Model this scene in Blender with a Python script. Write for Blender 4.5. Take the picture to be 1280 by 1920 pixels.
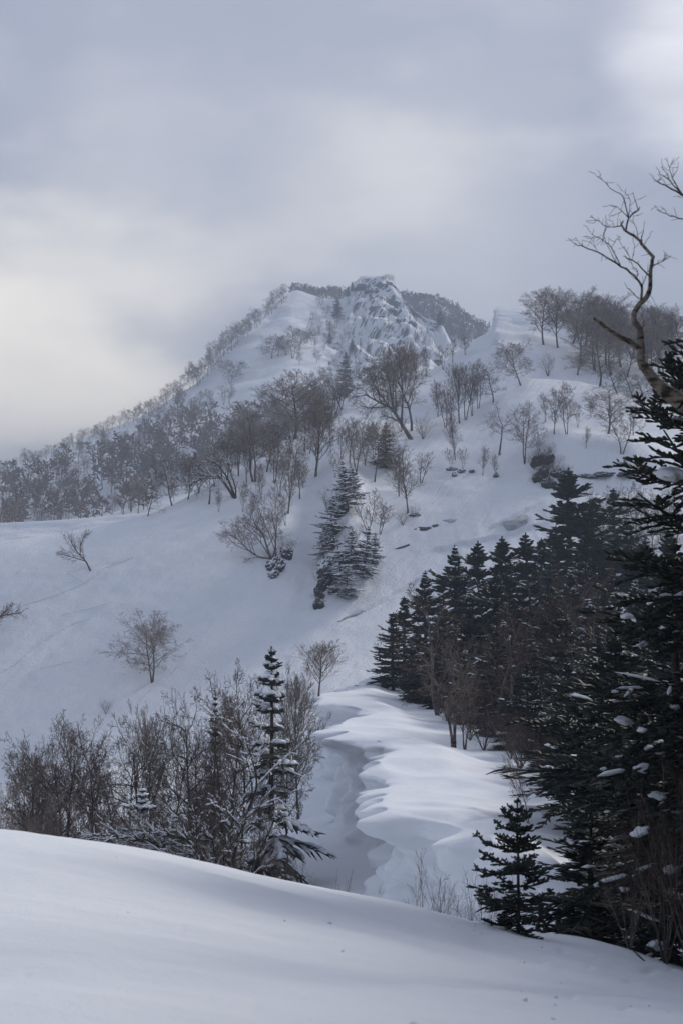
import bpy, math, random
import numpy as np
from mathutils import Vector, Matrix, Euler
from mathutils.bvhtree import BVHTree

for o in list(bpy.data.objects):
    bpy.data.objects.remove(o)
S = bpy.context.scene
COL = S.collection
R = math.radians

# ---------------------------------------------------------------- camera
FPX = 50.0 / 36.0 * 1920.0          # focal length in photo pixels (50 mm, portrait full frame)
PITCH = math.atan(190.0 / FPX)      # the horizon lies at photo row 1150
cam_d = bpy.data.cameras.new('camera')
cam_d.lens = 50.0
cam_d.sensor_fit = 'VERTICAL'
cam_d.sensor_width = 24.0
cam_d.sensor_height = 36.0
cam_d.clip_start = 0.1
cam_d.clip_end = 8000.0
cam_d.dof.use_dof = True
cam_d.dof.focus_distance = 150.0
cam_d.dof.aperture_fstop = 4.0
cam = bpy.data.objects.new('camera', cam_d)
COL.objects.link(cam)
cam.location = (0, 0, 0)
cam.rotation_euler = (math.pi / 2 + PITCH, 0, 0)
S.camera = cam
S.render.resolution_x, S.render.resolution_y = 682, 1024

# ---------------------------------------------------------------- world: high overcast with thinner, brighter places
SUN_AZ, SUN_EL = R(38), R(29)       # azimuth to the right of the view direction (+Y)
sun_dir = Vector((math.sin(SUN_AZ) * math.cos(SUN_EL), math.cos(SUN_AZ) * math.cos(SUN_EL), math.sin(SUN_EL)))
W = bpy.data.worlds.new("World")
S.world = W
W.use_nodes = True
nt = W.node_tree
for n in list(nt.nodes):
    nt.nodes.remove(n)
def N(t, **kw):
    n = nt.nodes.new(t)
    for k, v in kw.items():
        setattr(n, k, v)
    return n
def math_node(op, a, b=None, c=None):
    n = N('ShaderNodeMath', operation=op)
    for i, v in enumerate((a, b, c)):
        if v is None: continue
        if isinstance(v, (int, float)): n.inputs[i].default_value = v
        else: nt.links.new(v, n.inputs[i])
    return n.outputs[0]
def mixc(f, a, b):
    n = N('ShaderNodeMix', data_type='RGBA')
    for idx, v in ((0, f), (6, a), (7, b)):
        if isinstance(v, (int, float)): n.inputs[idx].default_value = v
        elif isinstance(v, tuple): n.inputs[idx].default_value = (*v, 1)
        else: nt.links.new(v, n.inputs[idx])
    return n.outputs[2]
tc = N('ShaderNodeTexCoord')
mp = N('ShaderNodeMapping'); mp.inputs['Scale'].default_value = (1.0, 1.0, 2.2)
nt.links.new(tc.outputs['Generated'], mp.inputs[0])
def cloud_noise(scale, detail, rough, off):
    m = N('ShaderNodeMapping'); m.inputs['Location'].default_value = off
    nt.links.new(mp.outputs[0], m.inputs[0])
    n = N('ShaderNodeTexNoise'); n.inputs['Scale'].default_value = scale
    n.inputs['Detail'].default_value = detail; n.inputs['Roughness'].default_value = rough
    nt.links.new(m.outputs[0], n.inputs['Vector'])
    return n.outputs[0]
n_big = cloud_noise(2.3, 4, 0.48, (0.3, 1.7, 0.2))
n_small = cloud_noise(6.5, 5, 0.5, (4.1, 0.4, 2.0))
def pdir(px, py):
    v = Vector(((px - 640) / FPX, 1.0, (1150 - py) / FPX)); v.normalize(); return v
def lobe(d, inner, outer):
    vm = N('ShaderNodeVectorMath', operation='DOT_PRODUCT')
    nt.links.new(tc.outputs['Generated'], vm.inputs[0]); vm.inputs[1].default_value = d
    # let the cloud noise fray the edge of each brighter place
    ang = math_node('ARCCOSINE', math_node('MINIMUM', vm.outputs['Value'], 0.99999))
    ang = math_node('ADD', ang, math_node('MULTIPLY', math_node('SUBTRACT', n_small, 0.5), R(outer * 1.5)))
    ang = math_node('ADD', ang, math_node('MULTIPLY', math_node('SUBTRACT', n_big, 0.5), R(outer * 1.3)))
    r = N('ShaderNodeMapRange', interpolation_type='SMOOTHSTEP')
    nt.links.new(ang, r.inputs[0])
    r.inputs[1].default_value = R(inner); r.inputs[2].default_value = R(outer)
    r.inputs[3].default_value = 1.0; r.inputs[4].default_value = 0.0
    return r.outputs[0]
STR = 0.1
def sc(c): return tuple(x / STR for x in c)
rng_ = N('ShaderNodeMapRange', interpolation_type='SMOOTHSTEP')
nt.links.new(n_big, rng_.inputs[0]); rng_.inputs[1].default_value = 0.40; rng_.inputs[2].default_value = 0.62
cloud = mixc(rng_.outputs[0], sc((0.315, 0.350, 0.465)), sc((0.43, 0.455, 0.55)))
cloud = mixc(math_node('MULTIPLY', lobe(pdir(60, 650), 1.0, 9.5), 0.95), cloud, sc((1.50, 1.37, 1.18)))
cloud = mixc(math_node('MULTIPLY', lobe(pdir(800, 400), 0.0, 8.5), 0.8), cloud, sc((0.92, 0.90, 0.88)))
cloud = mixc(math_node('MULTIPLY', lobe(pdir(560, 340), 0.5, 6.5), 0.5), cloud, sc((0.84, 0.81, 0.80)))
cloud = mixc(math_node('MULTIPLY', lobe(pdir(250, 330), 0.5, 7.5), 0.55), cloud, sc((0.80, 0.78, 0.79)))
cloud = mixc(math_node('MULTIPLY', lobe(pdir(1340, 60), 0.3, 5.5), 0.9), cloud, sc((1.040, 1.027, 1.066)))
cloud = mixc(math_node('MULTIPLY', lobe(sun_dir, 3.0, 20.0), 0.8), cloud, sc((1.100, 1.100, 1.100)))
wisp = N('ShaderNodeMapRange', interpolation_type='SMOOTHSTEP'); nt.links.new(n_small, wisp.inputs[0]); wisp.inputs[1].default_value = 0.44; wisp.inputs[2].default_value = 0.66
cloud = mixc(math_node('MULTIPLY', wisp.outputs[0], 0.28), cloud, sc((0.66, 0.67, 0.71)))
sky = N('ShaderNodeTexSky', sky_type='NISHITA')
sky.sun_disc = False; sky.sun_elevation = SUN_EL; sky.sun_rotation = SUN_AZ
cloud = mixc(0.86, sky.outputs[0], cloud)
bg = N('ShaderNodeBackground'); bg.inputs['Strength'].default_value = STR
nt.links.new(cloud, bg.inputs[0])
wo = N('ShaderNodeOutputWorld'); nt.links.new(bg.outputs[0], wo.inputs[0])

# ---------------------------------------------------------------- sun, veiled by thin cloud
sun_d = bpy.data.lights.new('sun', 'SUN'); sun_d.energy = 2.5; sun_d.angle = R(10.0); sun_d.color = (1.0, 0.95, 0.88)
sun = bpy.data.objects.new('sun', sun_d); COL.objects.link(sun)
sun.rotation_euler = sun_dir.to_track_quat('Z', 'Y').to_euler()
sun.location = (60, 40, 80)

# ---------------------------------------------------------------- exposure and render
S.view_settings.view_transform = 'Standard'
S.view_settings.look = 'None'
S.view_settings.exposure = 0.28
S.view_settings.gamma = 1.0
S.view_settings.use_curve_mapping = False
S.render.engine = 'CYCLES'
S.cycles.use_denoising = True
S.cycles.max_bounces = 6
S.cycles.diffuse_bounces = 3
S.cycles.glossy_bounces = 2
S.cycles.volume_bounces = 0
S.cycles.transparent_max_bounces = 4

# ---------------------------------------------------------------- helpers
def P(px, py, d):
    return np.array(((px - 640.0) / FPX * d, d, (1150.0 - py) / FPX * d))
def proj(p):
    return 640 + p[0] / p[1] * FPX, 1150 - p[2] / p[1] * FPX

def _hash(ix, iy, iz, seed):
    h = (ix * 374761393 + iy * 668265263 + iz * 2147483647 + seed * 1274126177) & 0xffffffff
    h = ((h ^ (h >> 13)) * 1274126177) & 0xffffffff
    h = ((h ^ (h >> 16)) * 2246822519) & 0xffffffff
    return ((h ^ (h >> 15)) & 0xffff) / 32767.5 - 1.0
def vnoise(p, seed=0):
    p = np.asarray(p, float)
    i = np.floor(p).astype(np.int64); f = p - i
    u = f * f * f * (f * (f * 6 - 15) + 10)
    out = 0
    for dx in (0, 1):
        for dy in (0, 1):
            for dz in (0, 1):
                w = (u[..., 0] if dx else 1 - u[..., 0]) * (u[..., 1] if dy else 1 - u[..., 1]) * (u[..., 2] if dz else 1 - u[..., 2])
                out = out + w * _hash(i[..., 0] + dx, i[..., 1] + dy, i[..., 2] + dz, seed)
    return out
def fbm(p, octv=4, seed=0, gain=0.5):
    p = np.asarray(p, float); a = 1.0; s = 0; tot = 0
    for k in range(octv):
        s = s + a * vnoise(p * (2.03 ** k) + 17.3 * k, seed + k); tot += a; a *= gain
    return s / tot
def sstep(a, b, x):
    t = np.clip((x - a) / (b - a), 0, 1); return t * t * (3 - 2 * t)

def pchip(x, y, xi):
    """monotone cubic through (x, y[..., k]) along the first axis"""
    x = np.asarray(x, float); y = np.asarray(y, float); xi = np.asarray(xi, float)
    sh = y.shape[1:]; y = y.reshape(len(x), -1)
    h = np.diff(x)[:, None]; dl = np.diff(y, axis=0) / h
    m = np.zeros_like(y)
    if len(x) > 2:
        w1 = 2 * h[1:] + h[:-1]; w2 = h[1:] + 2 * h[:-1]
        same = dl[:-1] * dl[1:] > 0
        with np.errstate(divide='ignore', invalid='ignore'):
            hm = (w1 + w2) / (w1 / dl[:-1] + w2 / dl[1:])
        m[1:-1] = np.where(same, hm, 0)
    m[0] = dl[0]; m[-1] = dl[-1]
    k = np.clip(np.searchsorted(x, xi, side='right') - 1, 0, len(x) - 2)
    t = np.clip((xi - x[k]) / (x[k + 1] - x[k]), 0, 1)[:, None]; hk = h[k]
    r = ((2*t**3 - 3*t**2 + 1) * y[k] + (t**3 - 2*t**2 + t) * hk * m[k] + (-2*t**3 + 3*t**2) * y[k+1] + (t**3 - t**2) * hk * m[k+1])
    return r.reshape((len(xi),) + sh)

def new_mesh(name, verts, quads=None, tris=None, smooth=True, mats=None):
    verts = np.asarray(verts, np.float32)
    q = np.zeros((0, 4), np.int64) if quads is None or len(quads) == 0 else np.asarray(quads, np.int64)
    t = np.zeros((0, 3), np.int64) if tris is None or len(tris) == 0 else np.asarray(tris, np.int64)
    me = bpy.data.meshes.new(name)
    me.vertices.add(len(verts)); me.vertices.foreach_set('co', verts.ravel())
    nl = q.size + t.size
    me.loops.add(nl); me.loops.foreach_set('vertex_index', np.concatenate([q.ravel(), t.ravel()]).astype(np.int32))
    me.polygons.add(len(q) + len(t))
    st = np.concatenate([np.arange(len(q)) * 4, len(q) * 4 + np.arange(len(t)) * 3]).astype(np.int32)
    me.polygons.foreach_set('loop_start', st)
    me.polygons.foreach_set('loop_total', np.concatenate([np.full(len(q), 4), np.full(len(t), 3)]).astype(np.int32))
    if smooth: me.polygons.foreach_set('use_smooth', np.ones(len(q) + len(t), bool))
    for m in (mats or []): me.materials.append(m)
    me.update(calc_edges=True)
    return me
def link(name, data, parent=None, label=None, cat=None, group=None, kind=None):
    o = bpy.data.objects.new(name, data); COL.objects.link(o)
    if parent is not None: o.parent = parent
    for k, v in (('label', label), ('category', cat), ('group', group), ('kind', kind)):
        if v: o[k] = v
    return o
def grid_quads(nr, nc):
    i = np.arange(nr * nc).reshape(nr, nc)
    return np.stack([i[:-1, :-1], i[:-1, 1:], i[1:, 1:], i[1:, :-1]], -1).reshape(-1, 4)
def grid_normals(G):
    du = np.gradient(G, axis=1); dv = np.gradient(G, axis=0)
    n = np.cross(du, dv); l = np.linalg.norm(n, axis=-1, keepdims=True)
    return n / np.maximum(l, 1e-9)

# ---------------------------------------------------------------- materials
def mat(name, build):
    m = bpy.data.materials.new(name); m.use_nodes = True
    t = m.node_tree
    b = t.nodes['Principled BSDF']
    build(t, b); return m
def nd(t, typ, **inp):
    n = t.nodes.new(typ)
    for k, v in inp.items():
        if k in ('interpolation_type', 'blend_type', 'data_type', 'operation'): setattr(n, k, v)
        else: n.inputs[k.replace('_', ' ')].default_value = v
    return n
def noise(t, coord, scale, detail=4, rough=0.55):
    n = nd(t, 'ShaderNodeTexNoise', Scale=scale, Detail=detail, Roughness=rough)
    t.links.new(coord, n.inputs['Vector']); return n.outputs[0]
def ramp(t, fac, stops):
    r = t.nodes.new('ShaderNodeValToRGB'); e = r.color_ramp.elements
    while len(e) < len(stops): e.new(0.5)
    for el, (p, c) in zip(e, stops): el.position = p; el.color = (*c, 1)
    t.links.new(fac, r.inputs[0]); return r.outputs[0]
def bump(t, b, h, strength, dist, prev=None):
    n = nd(t, 'ShaderNodeBump', Strength=strength, Distance=dist)
    t.links.new(h, n.inputs['Height'])
    if prev is not None: t.links.new(prev, n.inputs['Normal'])
    t.links.new(n.outputs[0], b.inputs['Normal']); return n.outputs[0]
SNOW = ((0.0, (0.755, 0.79, 0.835)), (1.0, (0.80, 0.83, 0.87)))
def snow_build(fine, coarse, stretch=None, rock=None, crumbs=False):
    def f(t, b):
        tcn = t.nodes.new('ShaderNodeTexCoord'); co = tcn.outputs['Object']
        c = noise(t, co, 0.35, 3)
        col = ramp(t, c, [(0.3, SNOW[0][1]), (0.7, SNOW[1][1])])
        b.inputs['Roughness'].default_value = 0.75
        b.inputs['Specular IOR Level'].default_value = 0.25
        prev = bump(t, b, noise(t, co, coarse[0], 4), coarse[1], coarse[2])
        prev = bump(t, b, noise(t, co, fine[0], 5, 0.65), fine[1], fine[2], prev)
        if stretch:
            m = nd(t, 'ShaderNodeMapping'); m.vector_type = 'TEXTURE'; m.inputs['Scale'].default_value = tuple(1 / k for k in stretch[0])
            m.inputs['Rotation'].default_value = (0, 0, R(stretch[3]) if len(stretch) > 3 else 0)
            t.links.new(co, m.inputs[0])
            prev = bump(t, b, noise(t, m.outputs[0], 1.0, 4, 0.6), stretch[1], stretch[2], prev)
        if rock:
            lo, hi, dark = rock[:3]
            g = t.nodes.new('ShaderNodeNewGeometry')
            sx = t.nodes.new('ShaderNodeSeparateXYZ'); t.links.new(g.outputs['True Normal'], sx.inputs[0])
            a = t.nodes.new('ShaderNodeMath'); a.operation = 'MULTIPLY_ADD'
            t.links.new(noise(t, co, rock[3] if len(rock) > 3 else 0.5, 5, 0.6), a.inputs[0]); a.inputs[1].default_value = 0.35
            t.links.new(sx.outputs[2], a.inputs[2])
            mr = nd(t, 'ShaderNodeMapRange'); t.links.new(a.outputs[0], mr.inputs[0])
            mr.inputs[1].default_value = lo; mr.inputs[2].default_value = hi
            mx = t.nodes.new('ShaderNodeMix'); mx.data_type = 'RGBA'
            t.links.new(mr.outputs[0], mx.inputs[0])
            rc = ramp(t, noise(t, co, 2.0, 5), [(0.3, dark), (0.7, tuple(x * 2.2 for x in dark))])
            t.links.new(rc, mx.inputs[6]); t.links.new(col, mx.inputs[7]); col = mx.outputs[2]
        t.links.new(col, b.inputs['Base Color'])
    return f
M = {}
M['snow_near'] = mat('snow_near', snow_build((45, 0.5, 0.012), (2.2, 0.45, 0.06), ((1.2, 7.0, 4.0), 0.4, 0.035, 25)))
M['snow_cornice'] = mat('snow_cornice', snow_build((14, 0.12, 0.03), (1.3, 0.35, 0.12), ((0.5, 2.2, 3.0), 0.25, 0.08, 60)))
M['snow_slope'] = mat('snow_slope', snow_build((3.2, 0.8, 0.2), (0.45, 0.4, 0.4), ((1.5, 0.06, 0.06), 0.75, 0.30, -20)))
M['snow_far'] = mat('snow_far', snow_build((0.8, 0.6, 0.6), (0.12, 0.5, 2.0), None, (0.42, 0.58, (0.05, 0.055, 0.06), 0.16)))
M['snow_wood'] = mat('snow_wood', snow_build((0.8, 0.6, 0.6), (0.12, 0.5, 2.0)))
M['snow_load'] = mat('snow_load', snow_build((9, 0.5, 0.05), (2.5, 0.4, 0.1)))
M['snowy_rock'] = mat('snowy_rock', snow_build((6, 0.5, 0.08), (1.5, 0.5, 0.2), None, (0.42, 0.62, (0.035, 0.035, 0.038), 1.2)))
def bark_build(a, c, scale, lent=False):
    def f(t, b):
        co = t.nodes.new('ShaderNodeTexCoord').outputs['Object']
        n1 = noise(t, co, scale, 5, 0.65)
        col = ramp(t, n1, [(0.36, a), (0.62, c)])
        if lent:
            m = nd(t, 'ShaderNodeMapping'); m.inputs['Scale'].default_value = (6, 6, 22); t.links.new(co, m.inputs[0])
            k = ramp(t, noise(t, m.outputs[0], 1.3, 4, 0.6), [(0.40, (0.12, 0.09, 0.07)), (0.52, (1, 1, 1))])
            mx = t.nodes.new('ShaderNodeMix'); mx.data_type = 'RGBA'; mx.blend_type = 'MULTIPLY'; mx.inputs[0].default_value = 0.9
            t.links.new(col, mx.inputs[6]); t.links.new(k, mx.inputs[7]); col = mx.outputs[2]
        t.links.new(col, b.inputs['Base Color'])
        b.inputs['Roughness'].default_value = 0.9; b.inputs['Specular IOR Level'].default_value = 0.1
        bump(t, b, n1, 0.6, 0.02)
    return f
M['birch_bark'] = mat('birch_bark', bark_build((0.06, 0.05, 0.045), (0.20, 0.17, 0.15), 14))
M['pale_bark'] = mat('pale_bark', bark_build((0.085, 0.068, 0.056), (0.25, 0.21, 0.17), 9, True))
M['dark_bark'] = mat('dark_bark', bark_build((0.022, 0.018, 0.016), (0.075, 0.06, 0.052), 12))
M['twig'] = mat('twig', bark_build((0.15, 0.118, 0.100), (0.31, 0.255, 0.222), 5))
M['pale_twig'] = mat('pale_twig', bark_build((0.14, 0.11, 0.09), (0.27, 0.22, 0.18), 5))
M['dark_twig'] = mat('dark_twig', bark_build((0.080, 0.060, 0.050), (0.185, 0.142, 0.118), 5))
M['dark_rock'] = mat('dark_rock', snow_build((6, 0.5, 0.08), (1.5, 0.5, 0.2), None, (0.70, 0.95, (0.02, 0.02, 0.022), 1.2)))
M['brown_twig'] = mat('brown_twig', bark_build((0.050, 0.034, 0.028), (0.12, 0.080, 0.064), 5))
def needle_build(t, b):
    co = t.nodes.new('ShaderNodeTexCoord').outputs['Object']
    n1 = noise(t, co, 7, 4)
    t.links.new(ramp(t, n1, [(0.3, (0.015, 0.019, 0.016)), (0.7, (0.034, 0.040, 0.031))]), b.inputs['Base Color'])
    b.inputs['Roughness'].default_value = 0.6; b.inputs['Specular IOR Level'].default_value = 0.25
M['needles'] = mat('needles', needle_build)
# ================================================================ terrain
COLS = np.concatenate([np.linspace(-900, -60, 60)[:-1], np.linspace(-60, 1340, 350), np.linspace(1340, 2400, 60)[1:]])
def loft(rows, per_span, cols=COLS):
    """rows: lists of (px, py, depth) along one contour of the ground, near to far"""
    K = []
    for r in rows:
        r = np.array(sorted(r), float)
        lo, hi = r[0].copy(), r[-1].copy(); lo[0] = min(cols[0], lo[0] - 1); hi[0] = max(cols[-1], hi[0] + 1)
        r = np.vstack([lo, r, hi])
        v = pchip(r[:, 0], r[:, 1:], cols)
        K.append(np.stack([(cols - 640) / FPX * v[:, 1], v[:, 1], (1150 - v[:, 0]) / FPX * v[:, 1]], -1))
    return K
def densify(K, per_span):
    K = np.array(K); xs = np.arange(len(K)); xi = np.concatenate([np.linspace(a, a + 1, n, endpoint=False) for a, n in zip(range(len(K) - 1), per_span)] + [[len(K) - 1]])
    return pchip(xs, K, xi)
def off(row, dy, dz):
    r = row.copy(); r[:, 1] += dy; r[:, 2] += dz; r[:, 0] *= (row[:, 1] + dy) / row[:, 1]; return r
TERR = []
def terrain(name, G, material, kind='structure'):
    me = new_mesh(name, G.reshape(-1, 3), grid_quads(*G.shape[:2]), mats=[material])
    o = link(name, me, kind=kind); TERR.append(o); return o

# --- the near snow slope the photographer stands on
FC = np.concatenate([np.linspace(-4000, -100, 60)[:-1], np.linspace(-100, 1400, 270), np.linspace(1400, 5000, 60)[1:]])
crest_f = [(-4000, 1400, 13), (-900, 1480, 14.5), (0, 1545, 15), (100, 1556, 15.2), (200, 1570, 15.4), (300, 1589, 15.7), (400, 1611, 16), (500, 1634, 16.3),
           (600, 1655, 16.6), (700, 1673, 17), (800, 1695, 17.4), (860, 1711, 17.7), (900, 1724, 18), (960, 1735, 18.3), (1050, 1744, 18.8), (1100, 1752, 19), (1170, 1770, 19.4),
           (1230, 1791, 19.8), (1280, 1806, 20), (1700, 1920, 22), (5000, 2500, 24)]
r_bot = [(-4000, 1600, 3.8), (0, 1920, 4.4), (640, 1920, 5.6), (1280, 1920, 7.2), (5000, 2600, 8)]
r_mid = [(-4000, 1500, 8), (0, 1690, 9), (640, 1778, 10), (1280, 1860, 12), (5000, 2600, 14)]
K = loft([r_bot, r_mid, crest_f], None, FC)
near = K[0].copy(); near[:, 1] = 1.5; near[:, 0] = K[0][:, 0] * 0.9; near[:, 2] = K[0][:, 2] + 0.5
back = near.copy(); back[:, 1] = -14; back[:, 2] += 1.2
c = K[2]
rows_f = [back, near, K[0], K[1], c, off(c, 1.6, -0.42), off(c, 4, -2.0), off(c, 9, -5.2), off(c, 22, -10.0), off(c, 34, -13)]
G = densify(rows_f, [4, 8, 40, 46, 24, 14, 12, 10, 6])
Nn = grid_normals(G); Nn *= np.sign(Nn[..., 2:3])
a = fbm(G * np.array([0.35, 0.8, 0.5]), 3, 5)[..., None] * 0.055 + fbm(G * np.array([1.3, 3.5, 2]), 3, 9)[..., None] * 0.018
# churned lumps of snow where the small fir pokes through
px_ = 640 + G[..., 0] / np.maximum(G[..., 1], 0.5) * FPX
lump = np.exp(-((px_ - 925) / 55) ** 2) * np.exp(-((G[..., 1] - 17.8) / 0.8) ** 2)
py_ = 1150 - G[..., 2] / np.maximum(G[..., 1], 0.5) * FPX
for (x0, y0, w0, dz) in ((1205, 1803, 13, .030), (1245, 1802, 7, .018), (1168, 1826, 14, .022), (1095, 1795, 7, .02), (1046, 1766, 7, .02), (478, 1857, 20, .016), (900, 1881, 9, .014), (1160, 1872, 9, .014), (762, 1832, 8, .012), (640, 1762, 8, .014), (345, 1732, 7, .012), (1062, 1852, 8, .014), (1010, 1790, 6, .014), (1130, 1850, 7, .012), (60, 1800, 9, .010)):
    a = a - (dz * np.exp(-((px_ - x0) / w0) ** 2 - ((py_ - y0) / (w0 * .35)) ** 2) * (G[..., 1] > 3))[..., None]
a = a + (lump * (0.05 + 0.10 * fbm(G * 4.0, 3, 21)))[..., None]
terrain('near_snow_slope', G + Nn * a, M['snow_near'])

# --- the big open slope, the gully and the rounded hump
crest_a = [(-900, 1130, 150), (-500, 1090, 154), (0, 1015, 158), (100, 1000, 161), (200, 983, 164), (300, 955, 169), (330, 942, 171), (400, 904, 177), (475, 868, 187), (552, 818, 200),
           (600, 802, 206), (650, 790, 209), (700, 786, 211), (770, 792, 212), (830, 778, 213), (880, 763, 216), (960, 727, 220), (1000, 710, 222), (1080, 712, 222), (1150, 730, 218), (1210, 757, 214),
           (1280, 790, 208), (1500, 860, 200), (2400, 950, 190)]
A = [
 [(-900, 1790, 44), (2400, 1790, 44)],
 [(-900, 1660, 60), (400, 1655, 60), (560, 1610, 60), (600, 1600, 61), (700, 1590, 66), (1000, 1500, 80), (1280, 1420, 90), (2400, 1420, 90)],
 [(-900, 1700, 88), (0, 1700, 88), (200, 1680, 88), (400, 1610, 88), (600, 1490, 88), (700, 1440, 92), (800, 1380, 100), (1000, 1340, 105), (1280, 1320, 105), (2400, 1300, 105)],
 [(-900, 1490, 114), (0, 1475, 114), (200, 1440, 116), (400, 1380, 119), (600, 1310, 122), (800, 1255, 132), (1000, 1230, 132), (1280, 1225, 128), (2400, 1200, 122)],
 [(-900, 1335, 126), (0, 1318, 126), (200, 1298, 128), (400, 1240, 134), (600, 1180, 140), (700, 1150, 144), (800, 1115, 150), (1000, 1065, 153), (1280, 1060, 146), (2400, 1060, 141)],
 [(-900, 1210, 137), (0, 1170, 138), (200, 1128, 142), (400, 1062, 149), (600, 1030, 155), (800, 990, 165), (1000, 965, 168), (1280, 955, 163), (2400, 980, 150)],
 [(-900, 1155, 145), (0, 1068, 148), (200, 1025, 152), (400, 965, 162), (600, 905, 176), (800, 880, 185), (1000, 865, 184), (1280, 872, 180), (2400, 970, 165)],
]
KA = loft(A + [crest_a], None)
c = KA[-1]
KA += [off(c, 3, -0.5), off(c, 10, -5), off(c, 30, -22), off(c, 70, -48)]
G = densify(KA, [10, 14, 24, 44, 50, 44, 34, 10, 6, 6, 4])
Nn = grid_normals(G); Nn *= np.sign(Nn[..., 2:3] + 1e-9)
pxA = 640 + G[..., 0] / G[..., 1] * FPX; pyA = 1150 - G[..., 2] / G[..., 1] * FPX
rough = sstep(330, 480, pxA) * sstep(1000, 900, pyA) * 1.0 + 0.25
a = fbm(G * 0.045, 3, 31) * 1.1 * (0.3 + rough) + fbm(G * 0.16, 3, 33) * 0.42 * rough
strip = fbm(np.stack([(G[..., 0] - 0.38 * sstep(720, 250, pxA) * (G[..., 1] - 150)) * 0.9, G[..., 1] * 0.03, G[..., 2] * 0.03], -1), 3, 40)
a += strip * 0.10 * (0.4 + sstep(900, 1000, pyA))
a += fbm(G * np.array([0.9, 0.5, 0.9]), 2, 44) * 0.07
crest_fade = 1 - np.clip((np.arange(G.shape[0]) - 180) / 40.0, 0, 1) * 0.6
def rib(px, py, sx, sy, h):          # a buttress under the snow, centred where the photo shows one
    return h * np.exp(-((pxA - px) / sx) ** 2 - ((pyA - py) / sy) ** 2)
a = a * crest_fade[:, None]
a += rib(650, 1000, 34, 95, 2.4) + rib(635, 900, 40, 60, 1.4) + rib(505, 1010, 40, 60, 0.8) + rib(1035, 850, 45, 35, 2.2) + rib(1130, 845, 110, 26, 2.4)
a -= rib(580, 1000, 30, 110, 0.8) + rib(1130, 905, 110, 22, 1.2)
# slab lines where the snowpack has slid on the right-hand gully wall
for (x0, y0, x1, y1, h) in ((800, 1034, 1030, 985, 0.45), (900, 1005, 1030, 935, 0.35), (640, 1165, 740, 1120, 0.3), (700, 1140, 800, 1085, 0.3)):
    t = np.clip(((pxA - x0) * (x1 - x0) + (pyA - y0) * (y1 - y0)) / ((x1 - x0) ** 2 + (y1 - y0) ** 2), 0, 1)
    dd = (pyA - (y0 + t * (y1 - y0)) + 5 * fbm(np.stack([pxA * 0.05, pyA * 0.02, pxA * 0], -1), 2, 77))
    inx = sstep(x0 - 10, x0 + 30, pxA) * sstep(x1 + 10, x1 - 30, pxA)
    a -= h * inx * np.exp(-np.clip(dd, 0, None) / 14.0) * (dd > -3)
terrain('open_snow_slope', G + Nn * a[..., None], M['snow_slope'])

# --- the ridge behind it with the wind-lip summit
crest_b = [(-900, 1000, 225), (300, 960, 225), (450, 890, 228), (552, 820, 235), (600, 790, 242), (620, 778, 246), (655, 738, 252), (690, 717, 255), (760, 706, 265), (820, 686, 275), (850, 662, 280),
           (900, 628, 288), (921, 616, 291), (927, 606, 292), (931, 576, 294), (945, 572, 296), (1000, 578, 302), (1060, 590, 305), (1150, 610, 300), (1280, 622, 292), (2400, 700, 270)]
row_b0 = [(-900, 1100, 214), (300, 1000, 214), (500, 930, 216), (640, 860, 218), (830, 850, 220), (960, 800, 226), (1080, 780, 228), (1280, 850, 216), (2400, 980, 200)]
row_b1 = [(-900, 1050, 219), (300, 980, 219), (500, 905, 222), (600, 815, 226), (640, 800, 228), (760, 755, 234), (830, 735, 238), (900, 692, 244), (924, 684, 245), (936, 660, 247), (960, 655, 250), (1010, 650, 254), (1080, 660, 254), (1280, 710, 244), (2400, 830, 230)]
row_b2 = [(-900, 1022, 222), (300, 968, 222), (500, 880, 226), (600, 800, 236), (655, 752, 243), (690, 735, 246), (760, 722, 255), (820, 702, 264), (900, 652, 276), (921, 642, 278), (931, 606, 281), (1000, 602, 288), (1060, 618, 290), (1280, 655, 276), (2400, 760, 250)]
KB = loft([row_b0, row_b1, row_b2, crest_b], None)
c = KB[-1]
KB += [off(c, 3, -0.4), off(c, 14, -5), off(c, 40, -26), off(c, 90, -60)]
G = densify(KB, [16, 30, 30, 8, 6, 6, 4])
Nn = grid_normals(G); Nn *= np.sign(Nn[..., 2:3] + 1e-9)
fade = (1 - np.clip((np.arange(G.shape[0]) - 50) / 26.0, 0, 1) * 0.75)[:, None]
wind = fbm(np.stack([G[..., 0] * 0.03, G[..., 1] * 0.02, G[..., 2] * 0.30], -1), 3, 50)
pxB = 640 + G[..., 0] / G[..., 1] * FPX; pyB = 1150 - G[..., 2] / G[..., 1] * FPX
wind = wind * (1 + 2.2 * sstep(915, 935, pxB) * sstep(1030, 990, pxB) * sstep(680, 620, pyB))
a = (fbm(G * 0.07, 3, 51) * 0.9 + fbm(G * 0.3, 3, 52) * 0.25 + wind * 0.55) * fade
terrain('upper_ridge', G + Nn * a[..., None], M['snow_slope'])

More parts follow.
